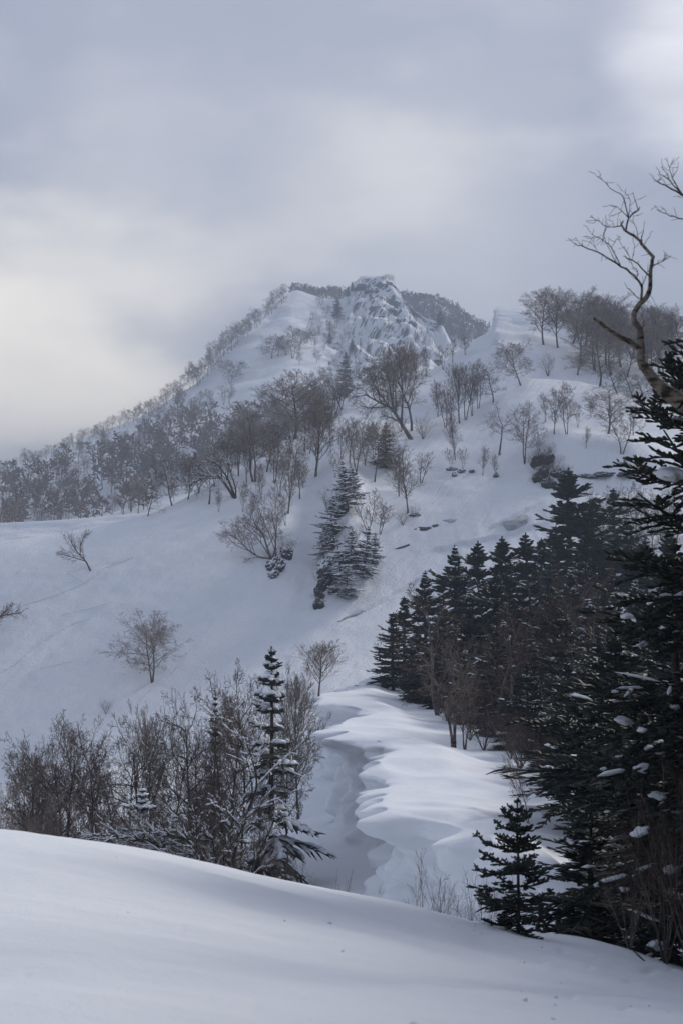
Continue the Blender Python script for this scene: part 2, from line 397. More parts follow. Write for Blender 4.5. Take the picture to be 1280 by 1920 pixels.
# the wind lip that caps it: wall, overhang and layered top
lipS = [(281, 950, 622), (284, 940, 606), (288, 932, 590), (292, 928.5, 579), (296, 928, 573.5), (300, 930, 571.5), (304, 936, 573)]
rw = []
for d, lx, ly in lipS:
    x = (lx - 640) / FPX * d; z = (1150 - ly) / FPX * d
    rw.append([(x + q, d, z + w) for q, w in ((1.6, -9), (1.1, -5.6), (1.3, -4.2), (.8, -2.6), (.9, -2.0), (.1, -.8), (-.15, -.25), (.1, .12), (1.2, .35), (4.5, .30), (8.5, -.25), (13, -1.6), (18, -5), (24, -12))])
rw = np.array(rw); pf = pchip(np.arange(14), rw.transpose(1, 0, 2), np.linspace(0, 13, 110)).transpose(1, 0, 2)
G = pchip(rw[:, 0, 1], pf, np.linspace(281, 304, 70))
G[..., 2] += fbm(np.stack([G[..., 0] * .06, G[..., 1] * .42, G[..., 2] * .05], -1), 3, 95) * .55 * sstep(54, 66, np.arange(110))[None]
G[..., 0] += fbm(G * np.array([.3, .3, .9]), 3, 96) * .35
terrain('wind_lip', G, M['snow_cornice'])

# --- the peak
crest_c = [(-900, 1010, 520), (-300, 950, 540), (0, 884, 560), (100, 850, 580), (200, 806, 610), (270, 775, 640), (330, 738, 665), (370, 713, 680), (420, 660, 715), (480, 602, 760), (520, 564, 795), (545, 540, 818), (556, 537, 822), (580, 545, 826),
           (610, 553, 830), (640, 554, 834), (655, 540, 840), (668, 521, 846), (680, 515, 850), (735, 515, 852), (752, 535, 846), (770, 556, 838), (800, 584, 822), (830, 604, 806), (850, 640, 790), (900, 720, 760), (1000, 800, 740), (2400, 1000, 700)]
Cr = [
 [(-900, 1120, 330), (0, 1060, 330), (300, 1010, 340), (600, 950, 360), (800, 900, 380), (1000, 900, 380), (2400, 1100, 400)],
 [(-900, 1070, 420), (0, 985, 420), (200, 930, 440), (370, 860, 470), (550, 800, 500), (700, 770, 520), (850, 800, 540), (1000, 860, 560), (2400, 1070, 560)],
 [(-900, 1035, 470), (0, 930, 490), (200, 868, 525), (370, 790, 570), (480, 720, 610), (550, 690, 630), (640, 690, 640), (700, 680, 650), (800, 690, 660), (850, 730, 660), (1000, 840, 660), (2400, 1040, 650)],
 [(-900, 1020, 500), (0, 903, 528), (200, 832, 570), (370, 745, 625), (480, 655, 690), (550, 610, 730), (600, 615, 738), (640, 630, 735), (700, 600, 770), (760, 600, 780), (810, 640, 750), (850, 690, 730), (1000, 820, 700), (2400, 1020, 680)],
 [(-900, 1013, 513), (0, 890, 550), (200, 814, 598), (370, 722, 665), (480, 618, 742), (550, 560, 800), (600, 570, 806), (640, 580, 805), (668, 545, 828), (700, 540, 836), (740, 540, 836), (770, 575, 822), (810, 606, 800), (845, 660, 770), (1000, 810, 720), (2400, 1005, 690)],
]
KC = loft(Cr + [crest_c], None)
c = KC[-1]
KC = [off(KC[0], -40, -40)] + KC + [off(c, 8, -3), off(c, 40, -30), off(c, 120, -110), off(c, 260, -240)]
G = densify(KC, [3, 16, 40, 60, 40, 24, 6, 6, 4, 3])
Nn = grid_normals(G); Nn *= np.sign(Nn[..., 2:3] + 1e-9)
pxC = 640 + G[..., 0] / G[..., 1] * FPX; pyC = 1150 - G[..., 2] / G[..., 1] * FPX
crag = sstep(585, 655, pxC) * sstep(858, 815, pxC) * sstep(800, 700, pyC) * sstep(505, 530, pyC)
fade = 1 - np.clip((np.arange(G.shape[0]) - 155) / 28.0, 0, 1) * 0.8
gul = fbm(np.stack([G[..., 0] * 0.05, G[..., 1] * 0.012, G[..., 2] * 0.012], -1), 3, 61)
a = (fbm(G * 0.014, 3, 60) * 5 + gul * (1.2 + 5.5 * crag) + fbm(G * 0.06, 3, 62) * (0.9 + 2.6 * crag) + (0.22 - np.abs(fbm(G * 0.10, 4, 64))) * 8.0 * crag + (0.25 - np.abs(fbm(G * np.array([0.045, 0.025, 0.025]), 4, 68))) * 13.0 * crag) * (0.25 + 0.75 * fade[:, None])
terrain('peak', G + Nn * a[..., None], M['snow_far'])

# --- wooded shoulder behind the peak
crest_d = [(-900, 1080, 1000), (300, 860, 1000), (470, 640, 1020), (510, 575, 1025), (545, 549, 1030), (600, 549, 1040), (640, 553, 1050), (700, 560, 1060), (740, 560, 1080), (780, 562, 1090), (815, 563, 1090), (840, 574, 1080), (880, 602, 1070), (915, 626, 1060), (960, 665, 1040), (1100, 760, 1000), (2400, 1000, 950)]
row_d = [(-900, 1000, 900), (480, 800, 860), (700, 740, 880), (900, 740, 900), (1100, 830, 900), (2400, 1060, 880)]
KD = loft([row_d, crest_d], None)
c = KD[-1]; KD = [off(KD[0], -60, -120)] + KD + [off(c, 20, -8), off(c, 200, -150), off(c, 300, -260)]
G = densify(KD, [5, 40, 6, 4, 3])
Nn = grid_normals(G); Nn *= np.sign(Nn[..., 2:3] + 1e-9)
terrain('wooded_shoulder', G + Nn * (fbm(G * 0.02, 3, 70) * 3)[..., None], M['snow_wood'])

# --- the corniced ridge and the plateau the dark forest stands on
SEC = [(24, 1060, -5.9, 1330), (26, 1000, -5.55, 1250), (29, 905, -4.95, 1150), (31.5, 872, -5.0, 1100), (34, 858, -5.36, 1080), (35.6, 800, -5.34, 1060), (37, 700, -5.22, 1050), (39, 688, -5.28, 1040), (42, 706, -5.32, 1030), (44, 742, -5.30, 1020), (47, 686, -5.16, 985),
       (50, 694, -5.15, 950), (53, 738, -5.16, 920), (57, 690, -5.20, 885), (60.5, 634, -5.12, 860), (64, 618, -5.18, 848), (68, 632, -5.2, 830), (73, 690, -5.2, 815), (78, 612, -5.0, 800), (85, 587, -5.0, 775), (95, 640, -5.25, 755), (108, 690, -4.95, 748), (120, 728, -4.9, 775), (135, 775, -5.1, 800), (150, 830, -6.0, 850)]
rows = []
for (d, lx, zl, ex) in SEC:
    x = (lx - 640) / FPX * d; e = max((ex - 640) / FPX * d, x + 1.2)
    f = 1.0 if d < 90 else max(0.25, 1 - (d - 90) / 45)
    dep = 0.75 + 0.35 * math.sin(d * 0.55)
    pts = [(x - 22, -12.5), (x - 7, -10.9), (x - 2.2, -10.0), (x + 0.2 * f, -9.3), (x + dep * f, zl - 2.9 * f), (x + (dep + .1) * f, zl - 2.0 * f), (x + 0.55 * f, zl - 1.05 * f), (x + 0.08, zl - 0.42), (x - 0.04, zl - 0.12), (x + 0.10, zl + 0.05), (x + 0.5, zl + 0.16), (x + (e - x) * 0.45, zl + 0.14), (e, -5.55), (e + 7, -5.8), (e + 25, -6.2), (e + 70, -7.0)]
    if d < 30: pts[:7] = [(x - 22, -14), (x - 8, -11), (x - 3, -9), (x - 1.2, -7.6), (x - 0.4, zl - 1.5), (x - .2, zl - 1.0), (x - .1, zl - 0.7)]
    rows.append([(px, d, pz) for px, pz in pts])
rows = np.array(rows)                                  # [section, profile point, xyz]
prof_n = [6, 8, 10, 14, 10, 12, 12, 8, 8, 10, 20, 20, 10, 12, 14]
xi = np.concatenate([np.linspace(k, k + 1, n, endpoint=False) for k, n in enumerate(prof_n)] + [[15]])
prof = pchip(np.arange(16), rows.transpose(1, 0, 2), xi).transpose(1, 0, 2)
dd = np.concatenate([np.linspace(24, 66, 190)[:-1], np.linspace(66, 150, 150)])
G = pchip(rows[:, 0, 1], prof, dd)
Nn = grid_normals(G)
wall = (sstep(14, 30, np.arange(G.shape[1])) * sstep(100, 84, np.arange(G.shape[1])))[None, :, None]
top = sstep(98, 112, np.arange(G.shape[1]))[None, :, None]
lumps = fbm(G * np.array([0.55, 0.55, 0.75]), 3, 81)[..., None]
lay = fbm(G * np.array([0.4, 0.4, 3.2]), 2, 83)[..., None]
drift = fbm(np.stack([G[..., 0] * 0.22 + G[..., 1] * 0.06, G[..., 1] * 0.45, G[..., 2] * 0.2], -1), 3, 85)[..., None]
G = G + np.array([-1, -0.35, 0.0]) * wall * (lumps * 0.35 + np.abs(fbm(G * np.array([0.42, 0.42, 0.6]), 3, 91)[..., None]) * 2.3 - 0.45 + lay * 0.20) + np.array([0, 0, 1.0]) * top * (drift * 0.20 + fbm(G * 0.9, 3, 87)[..., None] * 0.05)
terrain('cornice_ridge', G, M['snow_cornice'])

# --- the ground everything else sinks into
g = np.array([[(x, y, -34 + 2 * math.sin(x * 0.01) * math.cos(y * 0.012)) for x in np.linspace(-2600, 2600, 40)] for y in np.linspace(-400, 4200, 40)])
terrain('valley_ground', g, M['snow_wood'])

bpy.context.view_layer.update()
BV = {}
for o in TERR:
    me = o.data
    vs = np.empty(len(me.vertices) * 3, np.float32); me.vertices.foreach_get('co', vs)
    fs = np.empty(len(me.loops), np.int32); me.loops.foreach_get('vertex_index', fs)
    BV[o.name] = BVHTree.FromPolygons(vs.reshape(-1, 3).tolist(), fs.reshape(-1, 4).tolist())
def hit(px, py, only=None):
    """where the sight line through a photo pixel meets the ground"""
    dr = Vector(((px - 640) / FPX, 1, (1150 - py) / FPX)).normalized(); best = None
    for k, b in BV.items():
        if only and k not in only: continue
        loc, nrm, idx, dist = b.ray_cast(Vector((0, 0, 0)), dr, 5000)
        if loc is not None and (best is None or dist < best[1]): best = (loc, dist, k, nrm)
    return best
def ground(x, y, only=None):
    best = None
    for k, b in BV.items():
        if only and k not in only: continue
        loc, nrm, idx, dist = b.ray_cast(Vector((x, y, 600)), Vector((0, 0, -1)), 2000)
        if loc is not None and (best is None or loc.z > best.z): best = loc
    return best
# ================================================================ the air
hv = [(x, y, z) for x in (-2700, 2700) for y in (-450, 4300) for z in (-37.5, 232)]
hq = [(0, 1, 3, 2), (4, 6, 7, 5), (0, 4, 5, 1), (2, 3, 7, 6), (0, 2, 6, 4), (1, 5, 7, 3)]
hm = bpy.data.materials.new('haze'); hm.use_nodes = True
ht = hm.node_tree
for n in list(ht.nodes): ht.nodes.remove(n)
pv = ht.nodes.new('ShaderNodeVolumePrincipled'); ho = ht.nodes.new('ShaderNodeOutputMaterial')
pv.inputs['Color'].default_value = (0.66, 0.78, 0.97, 1); pv.inputs['Density'].default_value = 0.00078
ht.links.new(pv.outputs[0], ho.inputs['Volume'])
link('haze', new_mesh('haze', hv, hq, smooth=False, mats=[hm]), kind='stuff')
# ================================================================ plants: builders
def tubes(polys, sides, squash=None):
    """polys: list of (points, radii); all become tubes in one vertex/quad set"""
    by = {}
    for p, r in polys: by.setdefault(len(p), []).append((p, r))
    V, Q = [], []; base = 0
    th = np.arange(sides) / sides * 2 * np.pi
    for n, lst in by.items():
        p = np.array([x[0] for x in lst], float); r = np.array([x[1] for x in lst], float)
        t = np.gradient(p, axis=1); t /= np.maximum(np.linalg.norm(t, axis=-1, keepdims=True), 1e-9)
        ref = np.zeros_like(t); m = np.abs(t[:, :1, 2:3]) > 0.8
        ref[...] = np.where(m, np.array([1.0, 0.13, 0]), np.array([0, 0.05, 1.0]))
        u = np.cross(t, ref); u /= np.maximum(np.linalg.norm(u, axis=-1, keepdims=True), 1e-9)
        w = np.cross(t, u)
        sw = 1.0 if squash is None else squash
        ring = p[:, :, None, :] + r[:, :, None, None] * (np.cos(th)[None, None, :, None] * u[:, :, None, :] + sw * np.sin(th)[None, None, :, None] * w[:, :, None, :])
        B = len(lst)
        V.append(ring.reshape(-1, 3))
        idx = base + np.arange(B * n * sides).reshape(B, n, sides); nx = np.roll(idx, -1, axis=2)
        Q.append(np.stack([idx[:, :-1], nx[:, :-1], nx[:, 1:], idx[:, 1:]], -1).reshape(-1, 4))
        base += B * n * sides
    return np.concatenate(V), np.concatenate(Q)
def join(parts):
    V, Q = [], []; b = 0
    for v, q in parts:
        V.append(v); Q.append(q + b); b += len(v)
    return np.concatenate(V), np.concatenate(Q)
def unit(v): return v / max(np.linalg.norm(v), 1e-9)

# ---- bare broadleaf trees
STY = {   # stems, trunk length, first limb, children per level, angle, upward pull, wander, thickness
 'round':    dict(stems=2, spread=16, L=.74, t0=.18, nch=(12, 8, 7, 4), ang=(54, 46, 42, 40), rat=(.56, .52, .50, .48), trop=(.02, .03, .03, .0), wob=(.08, .11, .14, .17), r=.0125),
 'fan':      dict(stems=1, spread=3,  L=.80, t0=.22, nch=(20, 8, 7, 4), ang=(30, 30, 30, 32), rat=(.52, .50, .48, .48), trop=(.02, .10, .08, .04), wob=(.03, .06, .09, .13), r=.0125),
 'slender':  dict(stems=2, spread=7,  L=.85, t0=.20, nch=(15, 6, 6, 3), ang=(38, 36, 34, 34), rat=(.30, .46, .48, .48), trop=(.02, .08, .05, .02), wob=(.06, .09, .12, .14), r=.0080),
 'broad':    dict(stems=1, spread=7,  L=.82, t0=.24, nch=(17, 9, 7, 5), ang=(54, 46, 42, 40), rat=(.50, .52, .50, .48), trop=(.03, .05, .04, .01), wob=(.08, .11, .14, .17), r=.0150),
 'gnarled':  dict(stems=1, spread=4,  L=.58, t0=.60, nch=(8, 8, 7, 4), ang=(66, 48, 44, 40), rat=(.85, .58, .50, .48), trop=(.02, .10, .06, .03), wob=(.06, .18, .18, .18), r=.0240),
 'twin':     dict(stems=2, spread=11, L=.80, t0=.26, nch=(12, 8, 6, 4), ang=(50, 44, 40, 40), rat=(.42, .52, .48, .48), trop=(.03, .05, .04, .02), wob=(.07, .11, .14, .17), r=.0120),
 'shrub':    dict(stems=9, spread=34, L=.62, t0=.15, nch=(5, 4, 4, 0), ang=(30, 32, 34, 34), rat=(.6, .55, .5, .5), trop=(.02, .05, .03, .0), wob=(.06, .1, .12, .12), r=.0095),
 'thicket':  dict(stems=1, spread=8,  L=.82, t0=.16, nch=(16, 8, 6, 4), ang=(64, 50, 46, 44), rat=(.46, .54, .5, .48), trop=(.03, .03, .01, -.01), wob=(.11, .18, .20, .22), r=.0160),
 'pale':     dict(stems=2, spread=9,  L=.86, t0=.22, nch=(9, 6, 5, 3), ang=(38, 40, 40, 40), rat=(.48, .50, .48, .48), trop=(.03, .06, .04, .02), wob=(.06, .10, .13, .15), r=.0140),
 'limbs':    dict(stems=1, spread=7,  L=.82, t0=.24, nch=(10, 8, 6, 4), ang=(46, 44, 42, 40), rat=(.46, .52, .50, .48), trop=(.02, .05, .04, .01), wob=(.08, .12, .15, .17), r=.0150),
 'far':      dict(stems=1, spread=10, L=.80, t0=.22, nch=(13, 7, 6, 3), ang=(54, 46, 42, 40), rat=(.50, .54, .52, .5), trop=(.02, .04, .04, .01), wob=(.09, .13, .15, .17), r=.0140),
 'farthin':  dict(stems=2, spread=10, L=.80, t0=.22, nch=(9, 6, 5, 3), ang=(46, 42, 40, 40), rat=(.42, .52, .5, .5), trop=(.02, .05, .05, .02), wob=(.08, .12, .14, .16), r=.0120),
}
def branchwork(style, seed, thick=1.0, given=None):
    s = STY[style]; g = np.random.default_rng(seed)
    out = [[], [], [], [], []]
    NSEG = (8, 6, 4, 2, 1); RF = (1.0, .46, .44, .46, .55)
    up = np.array([0, 0, 1.0])
    def grow(lv, p, d, L, r):
        n = NSEG[lv]; st = L / n; pts = [p]; D = [d]
        wob = s['wob'][min(lv, 3)]; tr = s['trop'][min(lv, 3)]
        for k in range(n):
            d = unit(d + g.normal(size=3) * wob + up * tr); p = p + d * st; pts.append(p); D.append(d)
        spawn(lv, pts, D, L, r)
    def spawn(lv, pts, D, L, r):
        n = len(pts) - 1; tt = np.linspace(0, 1, n + 1)
        rad = r * (1 - (.72 if lv == 0 else .8) * tt)
        if lv == 0: rad[0] *= 1.25
        out[lv].append((np.array(pts), rad))
        if lv > 3 or s['nch'][lv] == 0: return
        nc = max(2, int(round(s['nch'][lv] * g.uniform(.8, 1.2))))
        t0 = s['t0'] if lv == 0 else .18
        az = g.uniform(0, 6.28)
        for k in range(nc):
            t = t0 + (1 - t0) * (k + g.uniform(.1, .9)) / nc
            i = min(int(t * n), n - 1); f = t * n - i
            q = pts[i] * (1 - f) + pts[i + 1] * f; dd = D[i + 1]
            az += 2.4 + g.normal() * .4
            a = R(s['ang'][lv] * g.uniform(.75, 1.25)) * (1 if t < .93 else .5)
            u = unit(np.cross(dd, np.array([.31, .9, .12]))); w = np.cross(dd, u)
            nd_ = dd * math.cos(a) + (u * math.cos(az) + w * math.sin(az)) * math.sin(a)
            tn = (t - t0) / (1 - t0); l = L * s['rat'][lv] * ((.50 + .60 * math.sin(math.pi * (.2 + .75 * tn))) if lv == 0 else (1.08 - .62 * tn)) * g.uniform(.7, 1.25)
            rr = max(r * RF[lv + 1] * (1.1 - .55 * t), .0009)
            grow(lv + 1, q, nd_, l, rr)
    for pl, r0 in (given or []):           # a hand-drawn stem: bends as the photograph shows it
        pl = np.array(pl, float); pl = np.stack([pl[:, 0], g.normal(size=len(pl)) * .08 * np.ptp(pl[:, 1] + pl[:, 0]) * np.linspace(0, 1, len(pl)), pl[:, 1]], 1)
        q = pchip(np.arange(len(pl)), pl, np.linspace(0, len(pl) - 1, 11)); dq = np.diff(q, axis=0)
        Lq = np.linalg.norm(dq, axis=1).sum()
        spawn(0, list(q), [unit(dq[0])] + [unit(d) for d in dq], Lq, r0)
    for k in range(0 if given else s['stems']):
        a = R(s['spread'] * (g.uniform(.5, 1.1) if s['stems'] > 1 else g.uniform(0, 1))); z = k / s['stems'] * 6.28 + g.uniform(0, 1)
        d = np.array([math.sin(a) * math.cos(z), math.sin(a) * math.sin(z), math.cos(a)])
        if 'lean' in s: d = unit(d + np.array([s['lean'][0], s['lean'][1], 0]))
        grow(0, np.array([math.cos(z), math.sin(z), 0]) * .012 * (s['stems'] > 1), d, s['L'] * g.uniform(.8, 1.08), s['r'] * g.uniform(.75, 1.05) / (1 if s['stems'] < 3 else 1.25))
    zmax = max(p[:, 2].max() for l in out for p, r in l)
    res = []
    for lv, l in enumerate(out):
        res.append([(p / zmax, np.maximum(r / zmax, .0009 * thick if lv > 1 else .0018) * (thick if lv > 1 else 1)) for p, r in l])
    return res
def sink(polys, d=.05):
    """lengthen each stem into the ground"""
    o = []
    for p, r in polys:
        q = p.copy()
        if abs(q[0, 2]) < .03: q[0] = q[0] - (q[1] - q[0]) / max(np.linalg.norm(q[1] - q[0]), 1e-6) * d
        o.append((q, r))
    return o
def blob_pads(pads, seed=0):
    """little cushions of snow lying along a line: (centre, direction, length, width, height)"""
    g = np.random.default_rng(seed)
    ring = []; 
    prof = [(-1.0, .0, .35), (-.5, .85, .9), (.45, .9, .95), (1.0, .0, .35)]
    V, Q = [], []; b = 0; ns = 5; th = np.arange(ns) / ns * 6.283
    for c, d, L, w, h in pads:
        d = unit(np.asarray(d, float)); u = unit(np.cross(d, [0, 0, 1.0])) if abs(d[2]) < .98 else np.array([1.0, 0, 0]); upv = np.cross(u, d)
        if upv[2] < 0: upv = -upv
        pts = []
        for s_, rr, hh in prof:
            j = g.uniform(.8, 1.2, ns)
            cr = np.cos(th) * rr * j; sr = np.sin(th) * rr * j
            sr = np.where(sr < 0, sr * .35, sr)
            pts.append(c + d * s_ * L + u[None] * (cr * w)[:, None] + upv[None] * ((sr * h) + .15 * h)[:, None])
        V.append(np.concatenate(pts)); i = b + np.arange(4 * ns).reshape(4, ns); nx = np.roll(i, -1, 1)
        Q.append(np.stack([i[:-1], nx[:-1], nx[1:], i[1:]], -1).reshape(-1, 4)); b += 4 * ns
    return np.concatenate(V), np.concatenate(Q)
class Proto:
    """meshes of one kind of plant, one metre tall, shared by all its copies"""
    def __init__(s, parts, width):
        s.parts = parts; s.width = width
        c = [np.array([v.co[:2] for v in me.vertices]) for _, me in parts]; s.reach = max(float(np.hypot(*x.T).max()) for x in c)
def tree_proto(style, seed, bark='birch_bark', twig='twig', thick=1.0, snow=0.0, whole=False, given=None):
    L = branchwork(style, seed, thick, given)
    tr = join([tubes(sink(L[0]), 7), tubes(L[1], 5)])
    lv = [l for l in (L[2], L[3], L[4]) if l]
    cr = join([tubes(l, 3) for i, l in enumerate(lv)])
    allp = np.concatenate([tr[0], cr[0]]); width = np.percentile(allp[:, 0], 98) - np.percentile(allp[:, 0], 2)
    if whole:
        v, q = join([tr, cr]); return Proto([(None, new_mesh('bare_tree', v, q, mats=[M[twig]]))], width)
    parts = [('trunk', new_mesh('trunk', *tr, mats=[M[bark]])), ('crown', new_mesh('crown', *cr, mats=[M[twig]]))]
    if snow > 0:
        g = np.random.default_rng(seed + 5); pads = []
        for p, r in L[1] + L[2]:
            for k in range(len(p) - 1):
                d = p[k + 1] - p[k]; l = np.linalg.norm(d)
                if abs(d[2]) / l < .75 and g.random() < snow:
                    rr = (r[k] + r[k + 1]) / 2
                    pads.append(((p[k] + p[k + 1]) / 2 + np.array([0, 0, rr]), d, l * .62, rr * 1.3 + .003, rr * 1.4 + .004))
        if pads: parts.append(('snow_load', new_mesh('snow_load', *blob_pads(pads, seed), mats=[M['snow_load']])))
    return Proto(parts, width)

# ---- firs
def fir_parts(seed, nwh=24, bare=.04, spread=.24, droop=1.0, per=(5, 7), twigs=12, fat=.014, tip=.36, gap=0.0, power=.85, irr=.3, up=38, jit=.014):
    """returns trunk polylines and a list of boughs; a bough is (stem polyline, list of twig polylines)"""
    g = np.random.default_rng(seed)
    trunk = [(np.array([[0, 0, z] for z in np.linspace(-.04, 1, 9)]) + np.concatenate([np.zeros((1, 3)), g.normal(size=(8, 3)) * [.003, .003, 0]]), np.linspace(.017, .0022, 9))]
    boughs = []; side_bias = g.uniform(0, 6.28)
    for k in range(nwh):
        t = k / (nwh - 1); z = bare + (.965 - bare) * t ** .92 + g.normal() * jit * (t < .85)
        Lb = (spread * (1 - t) ** power + .012) * g.uniform(1 - irr, 1 + irr * .6)
        if k < 3: Lb *= .75 + .1 * k
        n = g.integers(per[0], per[1] + 1); a0 = g.uniform(0, 6.28)
        for j in range(n):
            if t < .8 and g.random() < gap: continue
            az = a0 + j * 6.283 / n + g.normal() * .25
            L = Lb * g.uniform(1 - irr, 1 + irr * .5) * (1 + .12 * math.cos(az - side_bias))
            el = R(up) * t ** 1.5 + R(-14 * droop) * (1 - t) + g.normal() * .10
            h = np.array([math.cos(az), math.sin(az), 0]); pts = []; sw = np.cross(h, [0, 0, 1.0]) * g.normal() * .12
            for q in np.linspace(0, 1, 6):
                zz = L * (math.sin(el) * q - .22 * droop * q * q * (1 - .6 * t) + .20 * q ** 3)
                pts.append(np.array([0, 0, z]) + h * L * math.cos(el) * q + sw * L * q * q + np.array([0, 0, zz]))
            pts = np.array(pts); stem = (pts, np.array([.35, .8, 1, .95, .8, .25]) * fat * .62 * (.6 + .4 * (1 - t)))
            tw = []; nt_ = max(3, int(twigs * (.35 + .65 * (L / (spread + .022)))))
            side = unit(np.cross(h, [0, 0, 1.0]))
            for i in range(nt_):
                q = .12 + .84 * i / nt_ + g.uniform(0, .03); i0 = min(int(q * 5), 4); f = q * 5 - i0
                b0 = pts[i0] * (1 - f) + pts[i0 + 1] * f; dd = unit(pts[i0 + 1] - pts[i0])
                for sgn in (-1, 1):
                    if g.random() < .10: continue
                    a = R(g.uniform(34, 60)); l = L * tip * (1.1 - q * .75) * g.uniform(.6, 1.25) + .008
                    d = unit(dd * math.cos(a) + side * sgn * math.sin(a) + np.array([0, 0, g.normal() * .20 - .10 * droop + .1 * t]))
                    e = b0 + d * l; m_ = (b0 + e) / 2 + np.array([0, 0, l * .06])
                    tw.append((np.array([b0, m_, e]), np.array([.55, 1.0, .3]) * fat * (.55 + .6 * l / (L * tip + .006)) * .72))
            boughs.append((stem, tw))
    lead = (np.array([[0, 0, .93], [0, 0, .965], [0, 0, 1.0]]), np.array([.7, .8, .25]) * fat * .5)
    return trunk, boughs, lead
def fir_proto(seed, snow=0.0, sides=4, **kw):
    tr, bo, lead = fir_parts(seed, **kw)
    polys3 = [t for s_, tw in bo for t in tw] + [lead]; polys6 = [s_ for s_, tw in bo]
    cr = join([tubes(polys3, sides, .55), tubes(polys6, 3, .6)])
    parts = [('trunk', new_mesh('trunk', *tubes(tr, 7), mats=[M['dark_bark']])), ('crown', new_mesh('crown', *cr, mats=[M['needles']]))]
    if snow > 0:
        g = np.random.default_rng(seed + 3); pads = []
        for (p, r), tw in bo:
            if g.random() < snow:
                for k in range(1, 5):
                    if g.random() < .45 + .5 * snow:
                        d = p[k + 1] - p[k]; l = np.linalg.norm(d)
                        pads.append(((p[k] + p[k + 1]) / 2 + [0, 0, .006], d, l * .6, .014 + .016 * g.random(), .009 + .010 * g.random()))
                for q, rr in tw:
                    if g.random() < .75 * snow:
                        d = q[2] - q[0]; l = np.linalg.norm(d)
                        pads.append((q[1] + [0, 0, .004], d, l * .55, .008 + .007 * snow, .006 + .007 * snow))
        if pads: parts.append(('snow_load', new_mesh('snow_load', *blob_pads(pads, seed), mats=[M['snow_load']])))
    v = cr[0]; return Proto(parts, np.percentile(v[:, 0], 98) - np.percentile(v[:, 0], 2))

PR = {}
for i, (k, style, n) in enumerate((('round', 'round', 2), ('fan', 'fan', 2), ('slender', 'slender', 3), ('broad', 'broad', 3), ('gnarled', 'gnarled', 1), ('twin', 'twin', 3))):
    PR[k] = [tree_proto(style, 100 + 10 * i + j) for j in range(n)]
H = lambda *st: [(np.array(p, float), r) for p, r in st]
PR['spreading'] = [tree_proto('limbs', 201, given=H(([(0, 0), (-7, 21), (-17, 52), (-31, 68), (-40, 93)], 2.6), ([(0, 0), (-22, 3), (-50, 21), (-65, 37), (-95, 58)], 2.0), ([(3, 0), (8, 20), (10, 50), (4, 85)], 1.7), ([(-5, 10), (-30, 45), (-60, 72)], 1.3)))]
PR['arching'] = [tree_proto('slender', 202, bark='dark_bark', snow=.8, given=H(([(0, 0), (-19, 29), (-32, 44), (-47, 46), (-72, 36), (-94, 25)], 3.0), ([(0, 5), (-14, 41), (-28, 60), (-41, 74), (-57, 75)], 2.4), ([(3, 0), (3, 15), (-7, 51), (-14, 75), (-25, 88)], 1.9)))]
PR['notch'] = [tree_proto('limbs', 203, given=H(([(0, 0), (-20, 33), (-36, 59), (-60, 72), (-90, 88)], 4.2), ([(-30, 48), (-40, 100), (-45, 150)], 2.2), ([(-18, 30), (-15, 90), (-22, 160)], 2.4), ([(-40, 62), (-70, 105), (-80, 130)], 1.8)))]
PR['lonely'] = [tree_proto('slender', 204, given=H(([(0, 0), (-8, 16), (-20, 28), (-30, 42), (-38, 58)], 1.5), ([(-18, 26), (-15, 50), (-5, 64)], 1.0), ([(-8, 16), (-35, 24), (-52, 28)], .9)))]
PR['reaching'] = [tree_proto('slender', 205, given=H(([(0, 0), (10, 25), (30, 40), (62, 44)], 2.2), ([(5, 15), (0, 40), (10, 60)], 1.6), ([(20, 34), (45, 58)], 1.1)))]
PR['crooked'] = [tree_proto('limbs', 206, bark='dark_bark', twig='dark_twig', snow=.55, given=H(([(0, 0), (-12, 32), (-37, 77), (-47, 107), (-70, 100), (-125, 112)], 5.0), ([(-34, 72), (-30, 130), (-10, 180), (5, 230), (-10, 300)], 3.6), ([(-45, 100), (-80, 140), (-140, 150)], 2.4)))]
PR['shrub'] = [tree_proto('shrub', 300 + j, twig='pale_twig') for j in range(2)]
PR['thicket'] = [tree_proto('thicket', 330 + j, bark='dark_bark', twig='dark_twig', snow=.12 if j else .0) for j in range(2)]
PR['thicketround'] = [tree_proto('round', 345 + j, bark='dark_bark', twig='dark_twig', snow=.06) for j in range(2)]
PR['thicketbroad'] = [tree_proto('broad', 340, bark='dark_bark', twig='dark_twig', snow=.15)]
PR['brown'] = [tree_proto('thicket', 350, twig='brown_twig', bark='birch_bark')]
PR['brownshrub'] = [tree_proto('shrub', 360 + j, twig='brown_twig', bark='birch_bark') for j in range(2)]
PR['pale'] = [tree_proto('pale', 366 + j, twig='pale_twig', bark='pale_bark') for j in range(2)]
PR['snowbent'] = [tree_proto('slender', 371, bark='dark_bark', snow=.8, given=H(([(0, 0), (-8, 30), (-40, 52), (-90, 55)], 3.2), ([(-20, 42), (-50, 75), (-95, 82)], 2.0), ([(0, 5), (12, 50), (30, 90)], 2.0)))]
PR['far'] = [tree_proto('far', 400 + j, thick=1.35, whole=True) for j in range(4)] + [tree_proto('farthin', 420 + j, thick=1.35, whole=True) for j in range(3)]
PR['fir'] = [fir_proto(500 + j, snow=.10, sides=3, spread=.20 + .02 * j, gap=.06) for j in range(3)]
PR['darkfir'] = [fir_proto(520 + j, snow=(.03, .08, .16, .08)[j], sides=3, spread=.25 + .015 * j, gap=.16, twigs=13, nwh=28 + j, fat=.015, irr=.5, up=58, jit=.022) for j in range(4)]
PR['snowfir'] = [fir_proto(540 + j, snow=1.0, sides=3, spread=.27, gap=.18, nwh=22, twigs=8, irr=.6, fat=.017, jit=.025) for j in range(2)]
